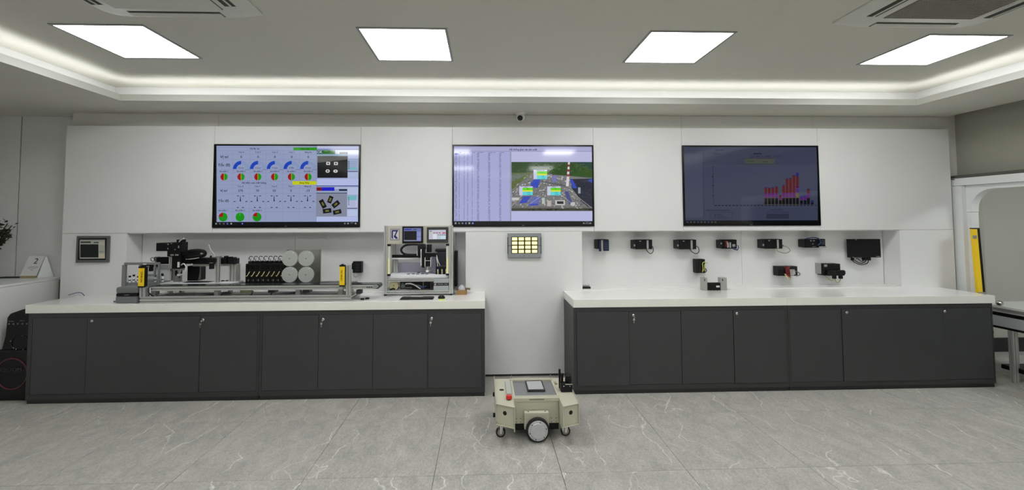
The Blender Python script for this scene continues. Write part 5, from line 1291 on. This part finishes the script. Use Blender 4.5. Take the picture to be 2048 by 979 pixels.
# left niche: single small unit
t = ctrl('servo_amplifier', 'small black unit on the left niche wall beside the yellow light curtain', -1.352, -1.262, 1.026, 1.142, 0.075, end=0.0)
f = NB - 0.075
for k in range(3): BX(-1.325, -1.285, f - 0.003, f - 0.0002, 1.045 + k * 0.028, 1.062 + k * 0.028).obj('indicator', M_MODG, t)
BX(-1.365, -1.3525, f + 0.01, f + 0.04, 1.06, 1.125).obj('side_plug', M_BLACK, t, bevel=0.003)
MB().tube([(-1.34, f + 0.01, 1.026), (-1.335, f - 0.004, 0.995), (-1.315, f - 0.008, 0.985), (-1.298, f - 0.004, 1.0), (-1.29, f + 0.01, 1.026)], 0.004).obj('cable', M_LAB, t)

# device with two steel cheeks on the right worktop
SX = 4.39
t = thing('actuator_unit', 'black device between two upright steel cheeks on the right worktop', 'actuator', (2.34, SX, WT))
MCH = mat('cheek_alu', (178, 180, 174), 0.4, metal=0.5)
for (x0, x1) in ((2.214, 2.272), (2.40, 2.475)):
    BX(x0, x1 - 0.01, SX - 0.01, SX + 0.045, WT, 0.972).obj('cheek', MCH, t, bevel=0.002)
    BX(x0 + 0.016, x0 + 0.024, SX - 0.0115, SX - 0.0102, 0.94, 0.96).obj('slot', M_BLACK, t)
BX(2.2625, 2.3995, SX - 0.005, SX + 0.035, WT + 0.002, 0.92).obj('body', M_BLACK, t, bevel=0.003)
BX(2.355, 2.39, SX - 0.0068, SX - 0.0052, 0.875, 0.892).obj('label', M_WHITEPL, t)
for k in range(3): BX(2.285 + k * 0.035, 2.305 + k * 0.035, SX - 0.012, SX - 0.0052, WT + 0.0005, WT + 0.012).obj('terminal', M_BLACK, t, bevel=0.002)
# small black plug strip at the left corner of the right niche
t = thing('socket_strip', 'small black socket strip in the left corner of the right niche', 'socket strip', (1.06, 4.53, 0.8555))
BX(1.008, 1.10, 4.5, 4.56, 0.8555, 0.872).obj('base', M_BLACK, t, bevel=0.004)
for k in range(3): MB().torus((1.03 + k * 0.026, 4.53, 0.8785), (0, 1, 0), 0.009, 0.0025, 14, 6).obj('clip', M_BLACK, t)
# ------------------------------------------------------------------ mobile robot
M_AGV = mat('agv_cream', (192, 191, 172), 0.45, var=0.02, vscale=8)
M_AGVD = mat('agv_hole', (10, 10, 10), 0.8)
t = thing('mobile_robot', 'small cream sheet-metal mobile robot on wheels in the floor gap', 'robot', (0.378, 3.34, 0))
ZB, ZT = 0.095, 0.278
BX(0.214, 0.542, 3.222, 3.60, ZB, ZT - 0.012).obj('body', M_AGV, t, bevel=0.002)
# fins
for x in (0.206, 0.544):
    q = [(3.064, 0.11), (3.085, 0.10), (3.21, 0.098), (3.62, 0.098), (3.62, 0.277), (3.064, 0.277)]
    MB().prism('x', q, x, x + 0.005).obj('fin', M_AGV, t)
# side wings (left and right)
def wing(s, x_in, x_out, yf_in, yf_out, nm):
    pl = [(x_in, yf_in), (x_out, yf_out), (x_out, 3.61), (x_in, 3.61)]
    def zt_(y): return 0.248
    vs = []
    for (x, y) in pl: vs.append((x, y, 0.098))
    for (x, y) in pl: vs.append((x, y, 0.245))
    return vs, pl
for (xi, xo, yi, yo, nm) in ((0.205, 0.083, 3.066, 3.13, 'left'), (0.550, 0.664, 3.066, 3.112, 'right')):
    o_ = 1 if xo < xi else -1
    pl = [(xi, yi + 0.02), (xo, yo + 0.02), (xo, 3.60), (xi, 3.60)]
    if o_ > 0: pl = pl
    w = MB().prism('z', pl if o_ < 0 else pl[::-1], 0.134, 0.272).obj('wing', M_AGV, t, bevel=0.001)
    # thin lids that overhang the front
    pt_ = [(xi, yi), (xo, yo), (xo, 3.61), (xi, 3.61)]
    MB().prism('z', pt_ if o_ < 0 else pt_[::-1], 0.2725, 0.276).obj('wing_top', M_AGV, w)
    MB().prism('z', pt_ if o_ < 0 else pt_[::-1], 0.130, 0.1335).obj('wing_bottom', M_AGV, w)
    # round hole in the angled front
    n_ = Vector((-(yo - yi) * (1 if o_ < 0 else -1), -abs(xo - xi), 0)).normalized()
    if o_ > 0: n_ = Vector((-abs(yo - yi), -abs(xo - xi), 0)).normalized()
    else: n_ = Vector((abs(yo - yi), -abs(xo - xi), 0)).normalized()
    cpt = Vector(((xi + xo) / 2, (yi + yo) / 2 + 0.02, 0.216)) + n_ * 0.0005
    MB().lathe(cpt - n_ * 0.002, n_, [(0, 0.0145), (0.003, 0.0145)], 20).obj('port_hole', M_AGVD, w)
    xm = (xi + xo) / 2
    MB().lathe((xm - 0.012, 3.38, 0.2752), (0, 0, 1), [(0, 0.018), (0.0015, 0.018)], 20).obj('deck_hole', M_AGVD, w)
    # outer upright strip
    BX(xo - 0.004 if o_ > 0 else xo, xo if o_ > 0 else xo + 0.004, yo + 0.01, 3.61, 0.134, 0.30 if o_ > 0 else 0.285).obj('side_strip', M_AGV, w)
    for (z, y) in ((0.25, yo + 0.05), (0.15, yo + 0.05)):
        MB().cyl((xo - 0.004 * o_, y, z), (xo - 0.012 * o_, y, z), 0.004, n=8).obj('bolt', M_CHROME, w)
BX(0.066, 0.0785, 3.42, 3.45, 0.21, 0.235).obj('side_switch', M_BLACK, t, bevel=0.003)
BX(0.062, 0.0785, 3.17, 3.19, 0.165, 0.19).obj('side_switch', M_BLACK, t, bevel=0.003)
MB().cyl((0.062, 3.18, 0.177), (0.052, 3.18, 0.177), 0.005, n=10).obj('toggle', M_CHROME, t)
# top frame
fr_ = MB()
fr_.box(0.212, 0.548, 3.222, 3.262, ZT - 0.012, ZT); fr_.box(0.212, 0.548, 3.56, 3.60, ZT - 0.012, ZT + 0.006)
fr_.box(0.212, 0.225, 3.262, 3.56, ZT - 0.012, ZT); fr_.box(0.535, 0.548, 3.262, 3.56, ZT - 0.012, ZT)
fr_.obj('top_frame', M_AGV, t, bevel=0.001)
BX(0.208, 0.548, 3.212, 3.2215, ZT - 0.026, ZT).obj('front_lip', M_AGV, t, bevel=0.001)
BX(0.225, 0.535, 3.262, 3.56, ZT - 0.012, ZT - 0.007).obj('glass_deck', mat('smoked_deck', (112, 114, 116), 0.12, coat=0.4), t)
b = MB()
for k in range(40):
    x = 0.222 + k * 0.0082; b.box(x, x + 0.0035, 3.235, 3.250, ZT, ZT + 0.0006); b.box(x, x + 0.0035, 3.572, 3.586, ZT + 0.006, ZT + 0.0066)
o = b.obj('perforation', mat('perforation_grey', (150, 150, 140), 0.6), t, smooth=False); o['kind'] = 'stuff'
BX(0.325, 0.435, 3.213 - 0.003, 3.2118, ZT - 0.014, ZT - 0.006).obj('handle_slot', mat('slot_olive', (130, 128, 112), 0.6), t)
for x in (0.218, 0.535): BX(x, x + 0.005, 3.595, 3.60, ZT + 0.006, ZT + 0.03).obj('stud', M_CHROME, t)
# tablet on the deck
tb = BX(0.326, 0.462, 3.345, 3.545, ZT - 0.0065, ZT + 0.004).obj('tablet', M_BLACKGLOSS, t, bevel=0.002)
BX(0.336, 0.452, 3.365, 3.53, ZT + 0.0042, ZT + 0.0048).obj('display', mat('tablet_grey', (176, 178, 180), 0.15), tb)
# grille strip and stop button
b = BX(0.165, 0.203, 3.27, 3.52, 0.2765, 0.292).obj('strip_box', mat('strip_grey', (178, 182, 178), 0.4), t, bevel=0.003)
st = MB().lathe((0.178, 3.20, 0.2762), (0, 0, 1), [(0, 0.014), (0.006, 0.014)], 18).obj('stop_base', M_BLACK, t)
MB().lathe((0.178, 3.20, 0.2823), (0, 0, 1), [(0, 0.019), (0.002, 0.0215), (0.018, 0.0215), (0.024, 0.018), (0.025, 0.004)], 24).obj('stop_button', mat('stop_red', (206, 40, 28), 0.35), st, label='red emergency stop button')
# rear sensors at the right corner
BX(0.575, 0.660, 3.31, 3.37, 0.2765, 0.338).obj('scanner_base', M_BLACK, t, bevel=0.004)
BX(0.573, 0.587, 3.39, 3.41, 0.2765, 0.417).obj('antenna', M_BLACK, t, bevel=0.002)
BX(0.589, 0.604, 3.375, 3.40, 0.2765, 0.388).obj('bracket', M_BLACK, t, bevel=0.002)
MB().lathe((0.636, 3.345, 0.3385), (0, 0, 1), [(0, 0.024), (0.012, 0.024), (0.016, 0.026), (0.048, 0.020), (0.052, 0.015)], 22).obj('lidar', M_BLACK, t)
BX(0.607, 0.66, 3.306, 3.3095, 0.333, 0.340).obj('scanner_trim', M_CHROME, t)
for x in (0.596, 0.642): MB().lathe((x, 3.3095, 0.322), (0, -1, 0), [(0, 0.005), (0.002, 0.004)], 10).obj('screw', M_CHROME, t)
BX(0.556, 0.572, 3.47, 3.51, 0.2765, 0.284).obj('latch', mat('latch_bronze', (150, 140, 116), 0.4), t)
# drive wheel in front
BX(0.286, 0.462, 3.172, 3.2115, 0.075, 0.190).obj('wheel_guard', M_AGV, t, bevel=0.002)
wh = MB().lathe((0.378, 3.168, 0.083), (0, -1, 0), [(0, 0.06), (0.001, 0.079), (0.006, 0.083), (0.028, 0.083), (0.034, 0.079), (0.034, 0.07)], 44).obj('drive_tyre', M_RUBBER, t)
MW = mat('hub_silver', (196, 198, 200), 0.35, metal=0.4)
MB().lathe((0.378, 3.1345, 0.083), (0, -1, 0), [(0, 0.0702), (0.006, 0.069), (0.008, 0.064), (0.008, 0.056), (0.013, 0.052), (0.013, 0.022), (0.011, 0.018), (0.011, 0.004)], 44).obj('hub', MW, wh)
for k in range(6):
    a = 2 * pi * k / 6 + 0.25
    MB().lathe((0.378 + 0.060 * math.cos(a), 3.1262, 0.083 + 0.060 * math.sin(a)), (0, -1, 0), [(0, 0.004), (0.0012, 0.004)], 8).obj('hub_bolt', M_BLACK, wh)
for x in (0.232, 0.262, 0.488, 0.522):
    for z in (0.105, 0.13): MB().lathe((x, 3.2219, z), (0, -1, 0), [(0, 0.0035), (0.0012, 0.003)], 8).obj('screw', M_DKSTEEL, t)
for x in (0.316, 0.438): MB().lathe((x, 3.195, 0.190), (0, 0, 1), [(0, 0.005), (0.003, 0.004)], 8).obj('screw', M_DKSTEEL, t)
BX(0.215, 0.54, 3.225, 3.59, 0.05, 0.0945).obj('underbody', M_BLACK, t)
# casters
for (x, y) in ((0.118, 3.232), (0.590, 3.232), (0.118, 3.55), (0.600, 3.55)):
    cst = BX(x - 0.028, x + 0.028, y - 0.028, y + 0.028, 0.118, 0.1298).obj('caster', M_STEEL, t)
    for s in (-1, 1):
        MB().prism('x', [(y - 0.022, 0.1178), (y + 0.022, 0.1178), (y + 0.012, 0.028), (y, 0.022), (y - 0.012, 0.028)][::-1], x + s * 0.015 - 0.0015, x + s * 0.015 + 0.0015).obj('fork', M_STEEL, cst)
    # wheel plane faces the viewer
    MB().lathe((x, y + 0.011, 0.035), (0, -1, 0), [(0, 0.024), (0.001, 0.033), (0.003, 0.035), (0.019, 0.035), (0.022, 0.032), (0.022, 0.024)], 26).obj('caster_tyre', M_RUBBER, cst)
    MB().lathe((x, y - 0.0115, 0.035), (0, -1, 0), [(0, 0.024), (0.002, 0.022), (0.002, 0.012), (0.005, 0.008), (0.005, 0.002)], 22).obj('caster_hub', mat('caster_hub_grey', (150, 142, 136), 0.5), cst)
    MB().prism('y', [(x - 0.008, 0.1178), (x - 0.006, 0.028), (x + 0.006, 0.028), (x + 0.028, 0.1178)][::-1], y - 0.0195, y - 0.017).obj('front_fork', M_WHITEPL, cst)
# small marker on the floor
t = thing('floor_marker', 'tiny white square marker with dark centre stuck on the floor', 'marker', (0.49, 2.757, 0))
b = MB()
for q in ((-0.012, 0.012, -0.010, -0.004), (-0.012, 0.012, 0.004, 0.010), (-0.012, -0.005, -0.004, 0.004), (0.005, 0.012, -0.004, 0.004)): b.box(0.492 + q[0], 0.492 + q[1], 2.752 + q[2], 2.752 + q[3], 0.0003, 0.002)
b.obj('ring', M_WHITEPL, t); BX(0.488, 0.496, 2.7485, 2.7555, 0.0003, 0.0012).obj('centre', M_GREYPL, t)
# ------------------------------------------------------------------ far left: calendar, tablet, plant, loudspeaker
t = thing('desk_calendar', 'white tent desk calendar showing a large 2 on the ledge', 'calendar', (-4.55, 4.6, 1.0))
MPAP = mat('paper_white', (228, 230, 230), 0.6)
x0, x1 = -4.655, -4.50
yb, yt, zb_, ztp = 4.575, 4.615, 1.001, 1.215
rot_ = math.atan2(yt - yb, ztp - zb_)
sk = 0.038   # the sheets lean to the right as seen
vs = [(x0, yb, zb_ + 0.02), (x1, yb, zb_ + 0.02), (x1 + sk, yt, ztp), (x0 + sk, yt, ztp)]
vs2 = [(p[0], p[1] + 0.004, p[2]) for p in vs]
MB()._add(vs + vs2, [(0, 1, 2, 3), (7, 6, 5, 4), (0, 4, 5, 1), (1, 5, 6, 2), (2, 6, 7, 3), (3, 7, 4, 0)]).obj('front_sheet', MPAP, t, smooth=False)
BX(x0, x1, 4.57, 4.60, zb_, zb_ + 0.02).obj('wood_base', mat('pale_wood', (170, 158, 112), 0.6), t, bevel=0.001)
vs = [(x1 + 0.004, yb + 0.006, zb_), (x1 + 0.085, 4.66, zb_), (x1 + sk + 0.008, yt + 0.006, ztp - 0.004), (x1 + sk + 0.002, yt + 0.004, ztp - 0.002)]
vs2 = [(p[0] + 0.003, p[1] + 0.003, p[2]) for p in vs]
MB()._add(vs + vs2, [(0, 1, 2, 3), (7, 6, 5, 4), (0, 4, 5, 1), (1, 5, 6, 2), (2, 6, 7, 3), (3, 7, 4, 0)]).obj('rear_sheet', MPAP, t, smooth=False)
c = Canvas(0.155, 0.2, ((0, 0), (155, 0), (155, 200), (0, 200)))
def shear(pt): return pt
c.text('2', 92, 55, 78, (44, 46, 52)); c.line(40, 112, 140, 112, 5, (150, 152, 156)); c.line(34, 124, 130, 124, 4, (170, 172, 176)); c.line(70, 140, 100, 140, 4, (130, 132, 136))
M3 = Matrix(((1, 0, sk / 0.195), (0, 1, (yt - yb) / 0.195), (0, 0, 1)))
c.obj('printed_number', M_PRINT, t, ((x0 + x1 + sk) / 2, (yb + yt) / 2 - 0.0008, (zb_ + 0.02 + ztp) / 2), rot=M3)
o = BX(-4.86, -4.665, 4.56, 4.63, 1.0005, 1.011).obj('black_tray', mat('tray_black', (30, 32, 33), 0.5), None, at=(-4.76, 4.6, 1.0005), bevel=0.004); tag(o, 'flat black tray lying beside the desk calendar on the ledge', 'tray')

t = thing('potted_plant', 'dark green leafy plant at the left edge standing on the ledge', 'plant', (-4.86, 4.45, 1.0))
MLF = mat('leaf_dark_green', (34, 42, 26), 0.5, var=0.2, vscale=12); MST = mat('stem_brown', (70, 60, 40), 0.8)
MB().lathe((-4.86, 4.45, 1.0005), (0, 0, 1), [(0, 0.06), (0.01, 0.065), (0.13, 0.08), (0.135, 0.072), (0.12, 0.07)], 24).obj('pot', mat('pot_white', (220, 220, 216), 0.35), t)
MB().lathe((-4.86, 4.45, 1.115), (0, 0, 1), [(0, 0.069), (0.004, 0.06)], 20).obj('soil', mat('soil', (50, 40, 30), 0.9), t)
rr = random.Random(11); lf = None
for k in range(13):
    a = rr.uniform(0, 2 * pi); ln = rr.uniform(0.28, 0.5)
    base = Vector((-4.86, 4.45, 1.118)); tip = base + Vector((math.cos(a) * 0.19, math.sin(a) * 0.10, ln))
    if k < 8: tip = base + Vector((rr.uniform(0.14, 0.24), rr.uniform(-0.06, 0.06), rr.uniform(0.26, 0.48)))
    mid = base.lerp(tip, 0.5) + Vector((0, 0, 0.05))
    MB().tube([base, mid, tip], 0.004, 6, 5).obj('stem', MST, t)
    for q in range(14):
        f = 0.35 + 0.65 * q / 13
        p = (base.lerp(mid, f * 2) if f < 0.5 else mid.lerp(tip, f * 2 - 1)) + Vector((rr.uniform(-0.02, 0.02), rr.uniform(-0.02, 0.02), rr.uniform(-0.02, 0.02)))
        if lf is None:
            vs = []; fs = []
            for i in range(5):
                w = (0.001, 0.012, 0.015, 0.010, 0.001)[i]; x = i * 0.0125
                vs += [(x, -w, 0.004 * math.sin(i)), (x, w, 0.004 * math.sin(i))]
            for i in range(4): fs.append((2 * i, 2 * i + 1, 2 * i + 3, 2 * i + 2))
            lb_ = MB(); lb_._add(vs, fs); lf = lb_.mesh('leaf', MLF)
        o = bpy.data.objects.new('leaf', lf); COL.objects.link(o); o.parent = t
        o.location = p - Vector((-4.86, 4.45, 1.0)); o.rotation_euler = (rr.uniform(-1, 1), rr.uniform(-0.9, 0.9), rr.uniform(-pi, pi)); s = rr.uniform(0.6, 1.0); o.scale = (s, s, s)

t = thing('party_loudspeaker', 'tall black glossy loudspeaker with round woofer left of the cabinets', 'loudspeaker', (-4.12, 4.15, 0))
MSP = mat('speaker_black', (6, 6, 7), 0.3, spec=0.3)
xl_, xr_, yf = -4.285, -3.975, 4.035
BX(xl_, xr_, yf, 4.33, 0.0, 0.44).obj('lower_body', MSP, t, bevel=0.02, seg=3)
MB().prism('y', [(xl_ + 0.04, 0.441), (xr_, 0.441), (xr_, 0.815), (xl_ + 0.2, 0.79), (xl_ + 0.10, 0.755), (xl_ + 0.075, 0.72), (xl_ + 0.065, 0.56)], yf + 0.01, 4.31).obj('upper_body', MSP, t, bevel=0.006)
MB().torus((-4.135, yf - 0.002, 0.235), (0, 1, 0), 0.132, 0.006, 44, 8).obj('woofer_ring', mat('ring_magenta', (90, 26, 48), 0.4), t)
MB().lathe((-4.135, yf + 0.003, 0.235), (0, -1, 0), [(0, 0.125), (0.002, 0.122), (-0.02, 0.06), (-0.014, 0.002)], 36).obj('woofer_cone', M_BLACK, t)
c = Canvas(0.24, 0.06, ((0, 0), (240, 0), (240, 60), (0, 60)))
c.text('XBOOM', 120, 30, 52, (92, 92, 96)); c.obj('lettering', M_PRINT, t, (-4.145, yf - 0.0065, 0.27))
MB().torus((-4.09, yf + 0.009, 0.50), (0, 1, 0), 0.07, 0.004, 30, 6).obj('tweeter_ring', M_BLACKGLOSS, t)
for k in range(5): MB().lathe((-4.19 + k * 0.038, yf + 0.0095, 0.665), (0, -1, 0), [(0, 0.007), (0.004, 0.006)], 12).obj('knob', M_GREYPL, t)
BX(-4.195, -4.15, yf + 0.008, yf + 0.0098, 0.685, 0.69).obj('print_strip', M_GREYPL, t); BX(-4.10, -4.06, yf + 0.008, yf + 0.0098, 0.69, 0.694).obj('print_strip', M_GREYPL, t)
for (x, z) in ((-4.12, 0.44), (-4.06, 0.435), (-4.07, 0.56), (-4.17, 0.51)): MB().lathe((x, yf + 0.0095, z + 0.005), (0, -1, 0), [(0, 0.004), (0.003, 0.003)], 8).obj('indicator', M_WHITEPL, t)
BX(-4.04, -3.98, yf + 0.03, 4.29, 0.8155, 0.82).obj('top_rim', M_BLACKGLOSS, t)

# ------------------------------------------------------------------ far right: tall light curtain and side conveyor table
t = thing('tall_light_curtain', 'tall yellow light curtain leaning by the white portal at right', 'sensor', (5.01, 4.29, 0.7135))
a = Vector((5.005, 4.29, 0.7135)); bt = Vector((5.005, 4.315, 1.467)); dd = (bt - a)
def slab(xa, xb, ya, yb_, f0, f1):
    vs = []
    for f in (f0, f1):
        p = a + dd * f
        vs += [(p.x + xa, p.y + ya, p.z), (p.x + xb, p.y + ya, p.z), (p.x + xb, p.y + yb_, p.z), (p.x + xa, p.y + yb_, p.z)]
    return MB()._add(vs, [(0, 3, 2, 1), (4, 5, 6, 7), (0, 1, 5, 4), (1, 2, 6, 5), (2, 3, 7, 6), (3, 0, 4, 7)])
slab(-0.025, 0.025, -0.028, 0.0, 0.0, 0.985).obj('housing', M_YELLOW, t, bevel=0.003)
slab(0.0255, 0.05, -0.028, 0.0, 0.0, 0.985).obj('optic_window', M_BLACK, t)
slab(-0.025, 0.05, -0.029, 0.001, 0.986, 1.0).obj('end_cap', M_BLACK, t)
slab(-0.034, 0.004, -0.036, -0.0285, 0.86, 0.90).obj('clamp', M_STEEL, t); slab(-0.034, 0.056, -0.036, -0.0285, 0.125, 0.145).obj('clamp', M_STEEL, t)

t = thing('side_conveyor_table', 'grey topped side table on aluminium legs at the right edge', 'table', (5.4, 3.9, 0))
BX(5.02, 5.80, 2.9, 4.34, 0.69, 0.713).obj('table_top', mat('table_top_grey', (188, 190, 186), 0.35), t, bevel=0.003)
MB().extr('y', 2.9, 4.34, 5.035, 5.075, 0.648, 0.688).obj('edge_profile', M_ALU, t)
BX(5.06, 5.08, 2.9, 4.34, 0.61, 0.647).obj('cable_gap', M_BLACK, t)
BX(5.04, 5.085, 2.9, 4.34, 0.512, 0.609).obj('apron', mat('apron_silver', (186, 190, 194), 0.4, metal=0.3), t, bevel=0.002)
BX(5.045, 5.75, 2.9, 4.33, 0.49, 0.511).obj('under_frame', M_BLACK, t)
for (x, y) in ((5.055, 4.06), (5.055, 3.0), (5.12, 4.10), (5.72, 4.28), (5.72, 3.0)):
    MB().extr('z', 0.001, 0.489, x - 0.02, x + 0.02, y - 0.02, y + 0.02).obj('leg', M_ALU, t)
BX(5.10, 5.60, 3.9, 4.2, 0.09, 0.13).obj('lower_shelf', M_BLACK, t)
MB().tube([(5.05, 4.3, 0.489), (5.06, 4.22, 0.44), (5.05, 4.26, 0.40), (5.045, 4.31, 0.405)], 0.006).obj('cable', M_CORD, t)
for k, z in enumerate((0.05, 0.16)): MB().tube([(5.1, 3.92, z), (5.3, 3.88, z + 0.03), (5.55, 3.9, z)], 0.008).obj('cable', M_CORD, t)
MB().lathe((5.03, 4.13, 0.738), (0, 1, 0), [(-0.03, 0.0), (-0.028, 0.012), (-0.015, 0.022), (0, 0.0255), (0.015, 0.022), (0.028, 0.012)], 20).obj('knob', M_CHROME, t)
# added unseen lamp that brightens the side room wall
light = thing('side_room_fill', 'added unseen square lamp brightening the side room behind the portal', 'ceiling light', (6.3, 3.2, 2.5))
BX(6.0, 6.6, 2.9, 3.5, 2.485, 2.4995).obj('frame', M_LFRAME, light)
BX(6.02, 6.58, 2.92, 3.48, 2.48, 2.4848).obj('diffuser', mat('side_fill_glow', (248, 252, 254), 0.5, emit=19.0), light)
